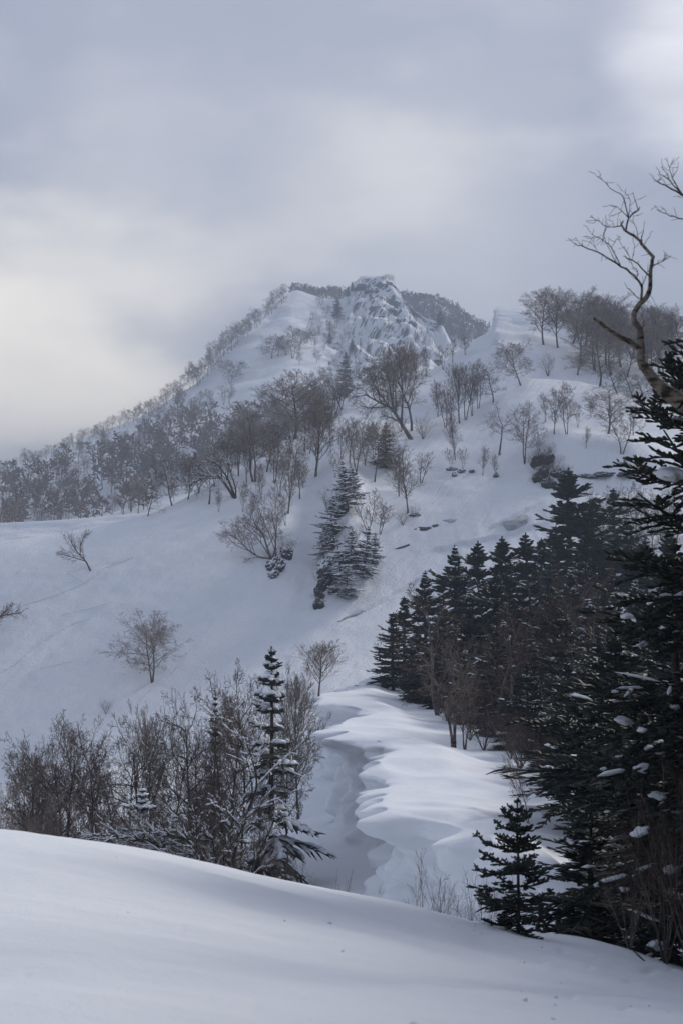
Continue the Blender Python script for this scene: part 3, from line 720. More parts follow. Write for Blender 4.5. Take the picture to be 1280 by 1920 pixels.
PR['thinfir'] = [fir_proto(560, snow=.25, spread=.15, nwh=30, gap=.25, twigs=9, fat=.009, irr=.5, droop=1.6), fir_proto(561, snow=.5, spread=.19, nwh=28, gap=.44, twigs=11, power=.7, fat=.0095, irr=.5, droop=1.7, tip=.42)]

# ---- planting
WORDS = ('first second third fourth fifth sixth seventh eighth ninth tenth eleventh twelfth thirteenth fourteenth').split()
ALL = []
def plant(kind, pos, h, name, label=None, cat='tree', group=None, w=None, rot=None, lean=(0, 0), var=None, flip=False, rng=random.Random(4)):
    pr = PR[kind][(rng.randrange(len(PR[kind])) if var is None else var) % len(PR[kind])]
    rot = rng.uniform(0, 6.28) if rot is None else rot
    wx = 1.0 if w is None else (w / h) / max(pr.width, .05)
    wx = min(max(wx, .55), 1.9)
    if len(pr.parts) == 1:
        o = link(name, pr.parts[0][1])
    else:
        o = link(name, None); o.empty_display_size = .2
        for pn, me in pr.parts:
            c = link(pn, me, o)
            if pn == 'snow_load': c['kind'] = 'stuff'
    o.location = pos; o.rotation_euler = (Euler((-lean[1], lean[0], 0)).to_matrix() @ Euler((0, 0, rot)).to_matrix()).to_euler()
    o.scale = (h * wx * (-1 if flip else 1), h * wx, h)
    o['category'] = cat
    if label: o['label'] = label
    if group: o['group'] = group
    ALL.append(o); return o
def at(px, py, hp, terr=None):
    """ground under a photo pixel, and the height that spans hp photo pixels there"""
    q = hit(px, py, terr)
    if q is None: return None
    loc = q[0]; return loc, hp / FPX * loc.y
def tree(kind, px, py, hp, name, label, group=None, w=None, terr=None, **kw):
    q = at(px, py, hp, terr)
    if q is None: print('no ground', px, py, label); return None
    return plant(kind, q[0], q[1], name, label, group=group, w=None if w is None else w / FPX * q[0].y, **kw)
def tree_d(kind, px, d, top, name, label, group=None, w=None, terr=None, **kw):
    """at depth d on the sight column px; top = photo row of its tip"""
    x = (px - 640) / FPX * d; gq = ground(x, d, terr)
    zt = (1150 - top) / FPX * d
    h = zt - gq.z
    return plant(kind, gq, h, name, label, group=group, w=None if w is None else w / FPX * d, **kw)
def inside(poly, x, y):
    c = False; j = len(poly) - 1
    for i in range(len(poly)):
        if (poly[i][1] > y) != (poly[j][1] > y) and x < (poly[j][0] - poly[i][0]) * (y - poly[i][1]) / (poly[j][1] - poly[i][1]) + poly[i][0]: c = not c
        j = i
    return c
def spots(poly, n, seed, gap):
    g = random.Random(seed); xs = [p[0] for p in poly]; ys = [p[1] for p in poly]; out = []; tries = 0
    while len(out) < n and tries < n * 60:
        tries += 1; x = g.uniform(min(xs), max(xs)); y = g.uniform(min(ys), max(ys))
        if inside(poly, x, y) and all((x - a) ** 2 + ((y - b) * 1.6) ** 2 > gap * gap for a, b in out): out.append((x, y))
    return sorted(out)
def rank_labels(objs, phrase, first_from='left'):
    """give every member of a small row its own place in it"""
    objs = [o for o in objs if o is not None]
    objs.sort(key=lambda o: proj(o.location)[0])
    n = len(objs)
    for i, o in enumerate(objs):
        o['label'] = (('leftmost' if i == 0 else 'rightmost' if i == n - 1 else WORDS[i] + ' from the left' if i < len(WORDS) else WORDS[n - 1 - i] + ' from the right') + ' of ' + phrase)
# ================================================================ trees on the open slope and along its ridge
BT, FT, SH = 'birch_tree', 'fir_tree', 'bare_shrub'
OS = ['open_snow_slope']; UR = ['upper_ridge']; PK = ['peak']; CR = ['cornice_ridge']
tree('lonely', 170, 1070, 78, BT, 'small bare birch leaning left, alone on the smooth snow shoulder', terr=OS, rot=0)
tree('round', 288, 1278, 138, BT, 'lone round-crowned bare birch in the middle of the open snow slope', w=152, terr=OS, rot=.9, var=1)
tree('reaching', -24, 1196, 72, BT, 'bare birch branches reaching in at the left frame edge', terr=OS, rot=0)
tree('shrub', 202, 1337, 30, SH, 'tiny bare shrub poking out of the slope below the lone birch', w=30, terr=OS)
# ridge line between the open slope and the peak, from the left
tree('brown', 322, 948, 98, BT, 'brown bare tree at the lip where the snow shoulder meets the wood', w=60, var=0, terr=OS)
tree('brown', 277, 968, 68, BT, 'short brown bare tree just left of the lip tree on the snow shoulder', w=44, var=1, terr=OS)
tree('arching', 439, 934, 96, BT, 'bent old birch with snow piled along its arching limbs', terr=OS, rot=0)
tree('gnarled', 392, 945, 60, BT, 'crooked low birch under the snow-laden arching tree', w=70, terr=OS, var=0)
tree('twin', 476, 903, 150, BT, 'tall dark bare birch right above the snow-laden arching tree', w=105, terr=OS, var=0)
tree('broad', 552, 822, 132, BT, 'big round-headed bare birch on the ridge left of the single spruce', w=118, terr=OS, var=0)
tree('fan', 592, 893, 150, BT, 'fan-shaped bare birch standing clear on the snow below the ridge', w=72, terr=OS, var=0)
tree('slender', 540, 962, 140, BT, 'slim bare birch above the large spreading tree on the rock', w=62, terr=OS, var=0)
tree('spreading', 508, 1048, 122, BT, 'large bare birch spreading left out over the slope from a rock', terr=OS, rot=0)
tree('slender', 518, 1045, 150, BT, 'thin upright bare birch growing from the rock beside the spreading tree', w=50, terr=OS, var=1, lean=(-.12, 0))
rank_labels([tree('brown' if i % 3 == 0 else ('broad', 'twin', 'slender')[i % 3], x, y, h, BT, None, 'bare trees packed along the ridge left of the fan birch', terr=OS)
   for i, (x, y, h) in enumerate(((352, 936, 88), (372, 925, 80), (402, 912, 84), (425, 900, 96), (447, 892, 100), (462, 905, 70), (500, 884, 98), (515, 905, 85), (524, 930, 95), (553, 900, 88), (562, 935, 74), (490, 935, 70), (580, 850, 60)))],
   'the ridge trees left of the fan birch')
rank_labels([tree('slender', x, y, h, SH, None, 'thin saplings on the snow under the ridge trees', terr=OS, rot=i) for i, (x, y, h) in enumerate(((455, 960, 60), (470, 975, 55), (568, 915, 50), (410, 960, 45), (535, 985, 60)))], 'the thin saplings on the snow under the ridge trees')
for i, (x, y, h) in enumerate(((612, 775, 92), (630, 770, 100), (622, 782, 70), (640, 760, 66))):
    tree('twin' if i % 2 else 'brown', x, y + 6, h, BT, ('bare birch left of the single spruce, leftmost of four', 'tallest bare birch directly beside the single spruce', 'short bare birch in front of the trees beside the spruce', 'thin bare birch touching the single spruce on the ridge')[i], 'four bare birches beside the ridge spruce', w=46)
tree('fir', 648, 742, 88, FT, 'single dark spruce standing against the peak on the ridge', w=30, var=0)
tree('fir', 590, 800, 50, FT, 'small dark fir half hidden behind the fan birch', w=18, var=1)
rank_labels([tree(('broad', 'twin', 'brown')[i % 3], x, y, h, BT, None, 'the far row of birches behind the fan birch', w=h * .62) for i, (x, y, h) in enumerate(((440, 872, 92), (458, 858, 96), (480, 850, 90), (500, 842, 96), (520, 830, 92), (536, 822, 84), (572, 808, 92), (588, 800, 80), (600, 792, 86), (505, 868, 80), (545, 850, 84), (572, 846, 76), (606, 812, 70), (470, 880, 84)))], 'the far row of birches behind the fan birch')
rank_labels([tree('slender', x, y, h, BT, None, 'slim birches between the fan birch and the dusted fir', terr=OS) for x, y, h in ((618, 830, 60), (640, 860, 84), (655, 868, 90), (684, 872, 96), (700, 860, 80), (740, 900, 70), (748, 930, 76), (628, 895, 60))], 'the slim birches between the fan birch and the dusted fir')
# gully rib
tree('broad', 702, 903, 118, BT, 'forked bare birch above the snowy firs of the rib', w=92, terr=OS, var=1, lean=(-.15, 0))
tree('twin', 668, 890, 104, BT, 'bare birch rising behind the uppermost snowy fir of the rib', w=60, terr=OS, var=1)
tree('fir', 723, 876, 88, FT, 'neat dark fir lightly dusted with snow above the gully', w=36, terr=OS, var=2)
tree('slender', 765, 962, 130, BT, 'thin bare birch on the bare gully wall right of the dusted fir', w=52, terr=OS, var=2)
tree('slender', 790, 905, 60, BT, 'spindly bare birch to the upper right on the gully wall', w=40, terr=OS, var=0)
tree('slender', 690, 1012, 104, BT, 'tall thin bare birch growing out of the snowy rib', w=46, terr=OS, var=1)
tree('slender', 712, 1002, 62, BT, 'short thin bare birch at the right edge of the snowy rib', w=40, terr=OS, var=2)
for x, y, h, w, lab in ((652, 955, 92, 50, 'uppermost snow-plastered fir at the head of the rock rib'), (618, 1006, 78, 46, 'snow-plastered fir on the left shoulder of the rock rib'), (640, 1092, 84, 46, 'snow-plastered fir in the middle of the rock rib'),
                        (680, 1082, 96, 58, 'broad snow-plastered fir at the lower right of the rock rib'), (648, 1120, 62, 42, 'lowest snow-plastered fir at the foot of the rock rib'), (608, 1050, 52, 36, 'stunted snow-plastered fir on the left edge of the rock rib'), (664, 925, 58, 34, 'small snow-plastered fir just below the uppermost one'), (700, 1058, 60, 36, 'snow-plastered fir at the right edge of the rock rib'), (656, 1052, 64, 38, 'snow-plastered fir between the middle and right firs of the rib'), (614, 1028, 48, 30, 'small snow-plastered fir below the left shoulder fir')):
    tree('snowfir', x, y, h, FT, lab, 'snow-plastered firs on the rock rib', w=w, terr=OS, lean=(.12 * math.sin(x), 0))
rank_labels([tree('shrub', x, y, h, SH, None, 'snowy shrubs clinging to the rock rib', terr=OS) for x, y, h in ((600, 1140, 40), (604, 1100, 40), (612, 1060, 44), (640, 940, 50), (615, 960, 50), (660, 1030, 50), (700, 1040, 40), (755, 985, 36), (775, 970, 28))], 'the snowy shrubs clinging to the rock rib')
# big clump at the notch and the hump
tree('notch', 770, 822, 196, BT, 'big dark birch leaning left from the notch of the ridge', rot=0)
tree('broad', 772, 806, 170, BT, 'upright big birch beside the left-leaning one in the notch', w=110, var=2)
tree('twin', 738, 770, 130, BT, 'bare birch behind the left-leaning one in the notch', w=90, var=2)
tree('shrub', 793, 822, 50, SH, 'small round bare shrub tree on the crest right of the notch', w=44)
tree('shrub', 752, 808, 40, SH, 'dark bush at the foot of the leaning birch in the notch', w=40)
tree('fan', 862, 792, 124, BT, 'dense upright birch group leader on the left hump crest', w=56, var=1)
rank_labels([tree('slender', x, y, h, BT, None, 'slim upright birches on the left shoulder of the hump', terr=None) for x, y, h in ((836, 800, 96), (846, 808, 90), (874, 785, 110), (886, 778, 90), (898, 764, 100), (854, 862, 92), (822, 780, 70))], 'the slim upright birches on the left shoulder of the hump')
tree('gnarled', 937, 852, 102, BT, 'gnarled birch with a thick bare trunk and forked head below the hump', w=76, terr=OS, var=0)
tree('twin', 985, 868, 118, BT, 'tall bare birch right of the gnarled one below the hump', w=66, terr=OS, var=0)
tree('slender', 1040, 812, 92, BT, 'left of a slim pair of birches on the white hump face', w=42, terr=OS, var=0)
tree('slender', 1064, 812, 100, BT, 'right of a slim pair of birches on the white hump face', w=34, terr=OS, var=2)
tree('broad', 1143, 812, 96, BT, 'wide bare birch on the right part of the hump face', w=92, terr=OS, var=3)
tree('slender', 1168, 850, 96, BT, 'bare birch with a straight trunk right of the wide one on the hump', w=66, terr=OS, var=1)
tree('broad', 978, 720, 92, BT, 'bare spreading birch on the crest in front of the wind-lip summit', w=82, var=1)
tree('brown', 926, 752, 70, BT, 'brown bare birch left of the spreading one on the hump crest', w=54, var=0)
tree('shrub', 1030, 702, 52, SH, 'low bare shrub on the sunlit snow behind the hump', w=40)
rank_labels([tree('slender', x, y, h, SH, None, 'thin saplings scattered over the hump face', terr=OS) for x, y, h in ((905, 892, 60), (930, 895, 46), (868, 880, 46), (1024, 790, 60), (1085, 800, 50), (1100, 840, 44), (845, 880, 46), (1190, 815, 60), (1010, 860, 60), (1110, 780, 40))], 'the thin saplings scattered over the hump face')
rank_labels([tree('slender' if i % 2 else 'twin', x, y, h, BT, None, 'small birches on the bright ridge left of the wind lip', terr=UR) for i, (x, y, h) in enumerate(((780, 708, 60), (800, 702, 62), (832, 690, 50), (850, 676, 48), (874, 662, 40), (760, 712, 70)))], 'the small birches left of the wind lip')
# wood right of the wind lip
tree('broad', 1022, 642, 116, BT, 'leftmost big bare birch beside the wind-lip summit', w=76, terr=UR, var=0)
tree('broad', 1049, 648, 122, BT, 'straight-trunked big bare birch second from the wind lip', w=70, terr=UR, var=3)
rank_labels([tree(('brown', 'broad', 'twin')[i % 3], x, y, h, BT, None, 'birches of the grey wood right of the wind lip', w=80, terr=UR) for i, (x, y, h) in enumerate(((1078, 640, 104), (1102, 645, 106), (1124, 652, 104), (1146, 650, 92), (1165, 662, 88), (1190, 668, 96), (1215, 672, 104), (1240, 680, 108), (1262, 685, 112), (1290, 690, 112), (1092, 676, 110), (1118, 690, 112), (1150, 700, 110), (1180, 704, 108), (1225, 712, 112), (1255, 716, 110)))], 'the birches of the grey wood by the wind lip')
rank_labels([tree(('brown', 'twin', 'broad')[i % 3], x, y, h, BT, None, 'birches at the back of the grey wood right of the wind lip', w=84, terr=UR) for i, (x, y, h) in enumerate(((1068, 618, 88), (1090, 622, 90), (1112, 626, 88), (1135, 630, 84), (1158, 632, 74), (1182, 636, 76), (1205, 640, 84), (1228, 644, 84), (1252, 650, 90), (1274, 654, 90), (1140, 680, 100), (1168, 684, 100), (1205, 690, 104), (1240, 698, 104)))], 'the birches at the back of the grey wood')
tree('broad', 1128, 722, 112, BT, 'dark bare birch in front of the grey wood on the hump crest', w=110, var=2)
rank_labels([tree('brown', x, y, h, BT, None, 'bare trees along the right end of the hump crest', w=60) for x, y, h in ((1086, 700, 50), (1160, 735, 66), (1190, 745, 70), (1215, 760, 70), (1245, 772, 80), (1275, 790, 90))], 'the bare trees along the right end of the hump crest')
rank_labels([tree('brown' if i % 2 else 'twin', x, y, h, BT, None, 'brown birches behind the big fir below the hump', w=60, terr=OS) for i, (x, y, h) in enumerate(((1105, 1035, 100), (1125, 1010, 96), (1150, 1000, 90), (1175, 990, 86), (1195, 1020, 100), (1215, 995, 90), (1240, 1010, 96), (1262, 1000, 100), (1115, 1060, 90), (1160, 1055, 100), (1185, 1060, 100), (1225, 1058, 110), (1258, 1060, 110), (1140, 1058, 90)))], 'the brown birches behind the big fir below the hump')

# ================================================================ the dark forest on the plateau
FOREST = [(736, 100, 1148), (757, 106, 1118), (796, 108, 1070), (852, 112, 1022), (896, 118, 1014), (940, 118, 1005), (985, 116, 998), (1014, 124, 1008), (1066, 135, 876), (1042, 130, 985), (1112, 132, 935), (1150, 142, 915), (1176, 130, 965), (1092, 112, 1050),
          (1146, 104, 1075), (1210, 112, 1010), (1252, 98, 990), (782, 90, 1185), (832, 88, 1140), (880, 88, 1105), (930, 90, 1075), (980, 86, 1085), (1030, 84, 1095), (870, 76, 1215), (930, 74, 1180), (990, 70, 1175), (1050, 68, 1140), (1100, 72, 1120),
          (1160, 66, 1130), (1212, 60, 1120), (1000, 58, 1265), (1060, 54, 1230), (1120, 50, 1190), (1180, 48, 1175), (1240, 52, 1140), (1275, 44, 1090), (905, 100, 1085), (955, 102, 1065), (1070, 96, 1060), (1190, 86, 1085), (1240, 78, 1080), (1130, 84, 1100), (905, 66, 1290), (862, 74, 1300), (812, 84, 1240), (950, 60, 1300), (770, 92, 1230), (1010, 52, 1330), (1050, 47, 1320), (985, 62, 1240), (940, 78, 1160)]
fr = [tree_d('darkfir', x, d, t, FT, None, 'dark firs of the plateau forest', w=max(70, .5 * (1150 + 5.6 * FPX / d - t))) for x, d, t in FOREST]
lab = {8: 'tallest dark fir of the plateau forest, its pointed top just below the rock', 0: 'small dark fir at the left tip of the plateau forest', 1: 'dark fir second from the left tip of the plateau forest', 2: 'pointed dark fir above the pale birch at the forest edge'}
front = [o for i, o in enumerate(fr) if i not in lab and FOREST[i][1] < 80]; rear = [o for i, o in enumerate(fr) if i not in lab and FOREST[i][1] >= 80]
rank_labels(front, 'the front-row dark firs inside the plateau forest'); rank_labels(rear, 'the dark firs in the rear rows of the plateau forest')
for i, t in lab.items(): fr[i]['label'] = t
tree_d('pale', 848, 60, 1180, BT, 'pale-limbed bare birch standing in front of the dark forest edge', w=120, var=0)
tree_d('pale', 868, 59, 1235, BT, 'thin pale birch right beside the pale-limbed one at the forest edge', w=60, var=2)
g = random.Random(7); br = []
for i in range(11):
    d = g.uniform(62, 116); lo = np.interp(d, [52, 62, 75, 85, 100, 118], [960, 880, 830, 790, 760, 780])
    x = lo + (1270 - lo) * (i + g.random()) / 11
    br.append(tree_d('brown', x, d, 1150 - (g.uniform(.2, 3.2) - 0.3) / d * FPX, BT, None, 'brown bare birches between the dark firs'))
rank_labels(br, 'the brown bare birches between the dark firs')
us = []
for i in range(24):
    d = 46 + 56 * (i / 23) ** 1.3; x = np.interp(d, [45, 52, 62, 75, 85, 100], [1040, 945, 868, 815, 778, 742]) + g.uniform(6, 60)
    us.append(plant('brownshrub', ground((x - 640) / FPX * d, d), g.uniform(1.1, 2.4), SH, group='brown shrubs along the edge of the plateau forest', cat='shrub'))
rank_labels(us, 'the brown shrubs along the edge of the plateau forest')

# ================================================================ the thicket in the hollow on the left
TH = [('round', 120, 57, 1350, 170, 'wide round-crowned bare birch at the left end of the hollow thicket'), ('thicketbroad', 178, 55, 1365, 120, 'dark-trunked bare tree beside the round-crowned birch in the hollow'), ('round', 60, 58, 1420, 120, 'low bare birch below the round crown at the far left of the hollow'),
      ('twin', 45, 54, 1455, 110, 'bare birch leaning to the left edge of the hollow thicket'), ('thicket', 256, 54, 1385, 80, 'slim dark-stemmed tree left of the gap in the hollow thicket'), ('fan', 290, 57, 1325, 90, 'upright bare tree with a light top in the left half of the thicket'),
      ('thicket', 318, 55, 1345, 90, 'dark bare tree in the middle of the hollow thicket'), ('thicket', 352, 57, 1305, 100, 'tall bare tree left of the slim fir in the hollow thicket'), ('thicketbroad', 372, 53, 1360, 120, 'broad bare tree in front of the slim fir in the thicket'),
      ('thicket', 428, 56, 1275, 110, 'tall bare tree between the slim fir and the snow-laden fir'), ('thicketbroad', 455, 57, 1255, 120, 'tallest broad bare tree touching the snow-laden fir'), ('crooked', 477, 49.5, 1325, None, 'crooked bare tree with a dark leaning trunk before the snow-laden fir'),
      ('fan', 560, 72, 1262, 100, 'light feathery birch behind the snow-laden fir near the cornice'), ('fan', 598, 84, 1222, 78, 'pale feathery birch beside the far end of the cornice'), ('thicketbroad', 540, 58, 1330, 90, 'bare tree with its limbs behind the right side of the snow-laden fir'),
      ('thicket', 228, 58, 1430, 70, 'low brownish tree left of the dark stems in the hollow'), ('brown', 150, 52, 1450, 90, 'brown twiggy tree low in front of the round-crowned birch'), ('brown', 205, 52, 1470, 80, 'brown twiggy tree low left of the middle of the thicket'), ('brown', 300, 51, 1440, 90, 'brown twiggy tree low in the middle of the thicket'),
      ('brown', 345, 51, 1455, 90, 'brown twiggy tree low left of the snowy boughs'), ('thicket', 400, 52, 1420, 90, 'dark bare tree behind the snow-covered boughs in the thicket'), ('thicketround', 128, 55, 1346, 190, 'dark bushy tree filling the round crown at the left end'), ('thicketround', 78, 55, 1395, 130, 'dark tree left under the round crown'), ('thicket', 276, 53, 1350, 100, 'second dark stem left of the gap in the hollow thicket'), ('thicketbroad', 412, 52.5, 1335, 120, 'broad dark tree right behind the slim fir of the thicket'),
      ('round', 95, 52, 1470, 110, 'bushy bare birch at the foot of the round-crowned one')]
for i, (k, x, d, t, w, l) in enumerate(TH):
    tree_d(k, x, d, t - .07 * (1600 - t), BT, l, 'bare trees of the thicket in the hollow', w=w, rot=0 if k == 'crooked' else None)
tree_d('snowbent', 452, 48.5, 1500, BT, 'low bent tree with snow-covered boughs stretching left across the thicket', rot=0)
tree_d('snowbent', 395, 49, 1500, BT, 'second low snow-covered bent tree left of the first in the thicket', rot=.3)
tree_d('thinfir', 406, 56, 1298, FT, 'slim dark fir with a needle-like tip inside the hollow thicket', w=52, var=0)
tree_d('thinfir', 511, 54, 1211, FT, 'tall sparse fir carrying lumps of snow in front of the cornice', w=112, var=1)
tree_d('snowfir', 272, 50, 1470, FT, 'short snow-covered fir at the bottom of the hollow thicket', w=100)
tree_d('snowfir', 330, 49, 1520, FT, 'small snow-covered fir right of the other at the thicket bottom', w=90)
rank_labels([tree_d('brownshrub' if i % 3 else 'shrub', x, 48.5 + (i % 3), t, SH, None, 'low shrubs along the front of the hollow thicket', w=80) for i, (x, t) in enumerate(((20, 1490), (70, 1500), (130, 1505), (185, 1500), (240, 1510), (300, 1520), (360, 1530), (425, 1540), (520, 1560), (545, 1580)))], 'the low shrubs along the front of the hollow thicket')
for o in ALL:
    if o.name.startswith(SH): o['category'] = 'shrub'

# ================================================================ trees on the peak
cc = np.array(crest_c, float)
def crest_y(x): return float(pchip(cc[:, 0], cc[:, 1:2], [x])[0, 0])
FB = 'bare_tree'
def far_row(x0, x1, n, h0, h1, phrase, seed):
    g = random.Random(seed); L = []
    for i in range(n):
        x = x0 + (x1 - x0) * (i + g.uniform(.2, .8)) / n
        L.append(tree('far', x, crest_y(x) + g.uniform(2, 8), g.uniform(h0, h1), FB, None, phrase, terr=PK))
    rank_labels(L, phrase)
far_row(-4, 110, 12, 22, 34, 'bare trees on the low left end of the far skyline', 1)
far_row(110, 262, 16, 24, 36, 'bare trees on the far skyline left of its bend', 2)
far_row(262, 345, 9, 28, 42, 'bare trees on the far skyline at its bend', 3)
far_row(352, 440, 14, 36, 52, 'bare trees climbing the far skyline above its bend', 4)
far_row(440, 535, 15, 30, 44, 'bare trees on the steepest part of the far skyline', 5)
g = random.Random(12)
rank_labels([tree('far', x, y, h, FB, None, 'bare trees in the middle of the far snowfield', terr=PK, w=h * 1.1) for x, y, h in ((508, 668, 46), (520, 664, 42), (536, 662, 40), (548, 668, 38), (560, 652, 40), (430, 716, 40), (418, 690, 22), (440, 704, 34), (545, 640, 34), (572, 640, 34))], 'the bare trees in the middle of the far snowfield')
rank_labels([tree('far', x, y, g.uniform(22, 34), FB, None, 'bare trees on the gully side of the far snowfield', terr=PK) for x, y in spots([(575, 565), (630, 560), (660, 700), (600, 740), (560, 690)], 22, 15, 12)], 'the bare trees on the gully side of the far snowfield')
rank_labels([tree('far', x, y, g.uniform(9, 18), 'bare_shrub', None, 'tiny shrubs dotting the far crag', terr=PK) for x, y in spots([(640, 580), (770, 560), (830, 625), (820, 680), (690, 690), (640, 690)], 24, 16, 12)], 'the tiny shrubs dotting the far crag')
for o in ALL:
    if o.name.startswith('bare_shrub'): o['category'] = 'shrub'
bins = {}
for x, y in spots([(-5, 900), (100, 868), (230, 812), (340, 752), (470, 740), (640, 740), (640, 800), (470, 880), (330, 945), (200, 975), (-5, 1010)], 174, 18, 8):
    z_ = 'at the left edge' if x < 110 else 'above the snow shoulder' if x < 240 else 'above the shoulder lip' if x < 400 else 'behind the ridge trees'
    o = tree('far', x, y, g.uniform(28, 48), FB, None, 'bare grey trees of the hazy wood ' + z_, terr=PK)
    if o: bins.setdefault(z_, []).append(o)
for z_, L in bins.items():
    L.sort(key=lambda o: o.location.y); n = len(L)
    for row, part in (('lower', L[:n // 3]), ('middle', L[n // 3:2 * n // 3]), ('upper', L[2 * n // 3:])):
        rank_labels(part, 'the ' + row + ' trees in the hazy wood ' + z_)
for x, y, h, l in ((68, 945, 36, 'dark fir in the hazy wood near the left edge'), (72, 925, 32, 'upper dark fir in the hazy wood near the left edge'), (34, 985, 34, 'lowest dark fir in the hazy wood near the left edge')):
    tree('fir', x, y, h, FT, l, terr=PK)
rank_labels([tree('fir', x, crest_y(x) + 6, h, FT, None, 'small dark firs on the right shoulder of the peak', terr=PK, w=h * .45) for x, h in ((757, 26), (764, 30), (772, 34), (780, 30), (790, 30), (798, 24), (652, 20), (660, 18))], 'the small dark firs on the right shoulder of the peak')
rank_labels([tree('far', x, crest_y(x) + 2, h, 'summit_bush', None, 'dark bushes on the very summit', terr=PK, w=h * 1.6) for x, h in ((722, 10), (730, 12), (738, 9), (716, 8))], 'the dark bushes on the very summit')
rank_labels([tree('fir', x, y, h, FT, None, 'snowy firs scattered in the far wood behind the peak', terr=None, w=h * .45) for x, y, h in ((826, 604, 30), (845, 612, 26), (868, 622, 24), (812, 590, 24), (632, 590, 40), (660, 655, 26), (618, 640, 24))], 'the firs scattered high around the peak')
rank_labels([tree('far', x, y, g.uniform(12, 24), FB, None, 'stunted trees along the foot of the far crag', terr=PK) for x, y in spots([(600, 600), (640, 600), (690, 700), (830, 690), (850, 720), (700, 740), (610, 700)], 24, 17, 12)], 'the stunted trees along the foot of the far crag')
# the far wood that reads as one mass
wl = []
STY['wood'] = dict(stems=1, spread=6, L=.7, t0=.25, nch=(8, 5, 2, 0), ang=(50, 44, 44, 42), rat=(.5, .55, .55, .5), trop=(.02, .06, .03, .0), wob=(.06, .12, .15, .18), r=.016)
def wood_mesh(seed):
    L = branchwork('wood', seed, 4.4); return join([tubes([(p[::2], r[::2]) for p, r in sink(L[0])], 3)] + [tubes([(p[::3] if len(p) > 5 else p[::2], r[::3] if len(p) > 5 else r[::2]) for p, r in l], 3) for l in L[1:4] if l])
wm = [wood_mesh(800 + k) for k in range(6)]
def wood(pts, h0, h1, seed, terr):
    g = random.Random(seed); out = []
    for x, y in pts:
        q = hit(x, y, terr)
        if q is None: continue
        v, f = wm[g.randrange(6)]; h = g.uniform(h0, h1); a = g.uniform(0, 6.28)
        Rz = np.array([[math.cos(a), -math.sin(a), 0], [math.sin(a), math.cos(a), 0], [0, 0, 1]])
        out.append((v @ Rz.T * h * np.array([1.25, 1.25, 1]) + np.array(q[0]), f))
    return join(out)
sd = spots([(540, 556), (600, 553), (700, 556), (745, 548), (790, 564), (840, 582), (880, 606), (912, 624), (905, 650), (820, 640), (760, 590), (700, 575), (600, 565)], 170, 23, 6.5)
cd = np.array(crest_d, float)
for k in range(70):
    x = 545 + 370 * (k + .5) / 70; sd.append((x, float(np.interp(x, cd[:, 0], cd[:, 1])) + 3))
v, f = wood(sd, 7, 11, 24, ['wooded_shoulder'])
link('distant_wood', new_mesh('distant_wood', v, f, smooth=False, mats=[M['dark_twig']]), label='dark hazy wood covering the shoulder behind the peak', cat='wood', kind='stuff')
v, f = wood(spots([(-5, 915), (100, 885), (240, 840), (330, 790), (430, 790), (560, 760), (640, 780), (500, 870), (330, 950), (200, 985), (-5, 1015)], 120, 25, 8), 7, 11, 26, PK)
link('hazy_wood', new_mesh('hazy_wood', v, f, smooth=False, mats=[M['twig']]), label='hazy brown and grey underwood low on the far left flank', cat='wood', kind='stuff')
# ================================================================ rocks, bare ground and marks in the snow
import bmesh
def rock_mesh(seed, sub=4):
    bm = bmesh.new(); bmesh.ops.create_icosphere(bm, subdivisions=sub, radius=1.0)
    v = np.array([x.co[:] for x in bm.verts]); f = [[x.index for x in fc.verts] for fc in bm.faces]; bm.free()
    n = v.copy(); v = v * (1 + .45 * fbm(v * 1.2 + seed, 2, seed) + .55 * np.abs(fbm(v * 2.6 + seed, 4, seed + 3, .6)))[:, None]
    return new_mesh('rock_outcrop', v, None, f, smooth=False, mats=[M['snowy_rock']])
RK = [rock_mesh(k) for k in range(4)]
DK = [r.copy() for r in RK]
for r in DK: r.materials.clear(); r.materials.append(M['dark_rock'])
def rock(px, py, wpx, hpx, label, tilt=0.0, group=None, k=0, dark=False, terr=None):
    q = hit(px, py, terr or OS); p = q[0]; s = p.y / FPX
    o = link('rock_outcrop', (DK if dark else RK)[k % 4], label=label, cat='rock', group=group)
    o.location = p + q[3] * (.05 * hpx * s); o.scale = (wpx * s * .5, max(wpx, hpx) * s * .32, hpx * s * .5); o.rotation_euler = (0, tilt, k * .7)
    return o
rock(515, 1066, 30, 40, 'dark rock with snow on top under the large spreading birch', .5)
rock(512, 1080, 22, 16, 'small dark rock tip hanging below the rock of the spreading birch', -.5, k=1)
rock(536, 1042, 28, 36, 'snowy rock to the right of the spreading birch', .3, k=2)
for i, (x, y, w, h, l) in enumerate(((607, 1100, 20, 56, 'long dark rock face on the left edge of the rib'), (613, 1060, 24, 44, 'dark rock in the middle left of the rib'), (622, 1025, 24, 40, 'dark rock below the left shoulder firs of the rib'), (598, 1138, 12, 30, 'narrow lowest rock of the rib'), (645, 1050, 26, 30, 'rock between the firs inside the rib'),
        (600, 1118, 12, 30, 'rock just above the lowest one of the rib'), (616, 1082, 16, 34, 'rock beside the long dark face of the rib'), (630, 1000, 18, 34, 'rock at the upper left bend of the rib'), (640, 965, 20, 36, 'uppermost dark rock of the rib'), (606, 1078, 12, 30, 'leftmost jutting rock of the rib'), (624, 1110, 16, 24, 'rock at the lower right of the rib'))):
    rock(x, y, w, h, l, .45, 'rocks of the rib in the gully', i, i % 3 != 1)
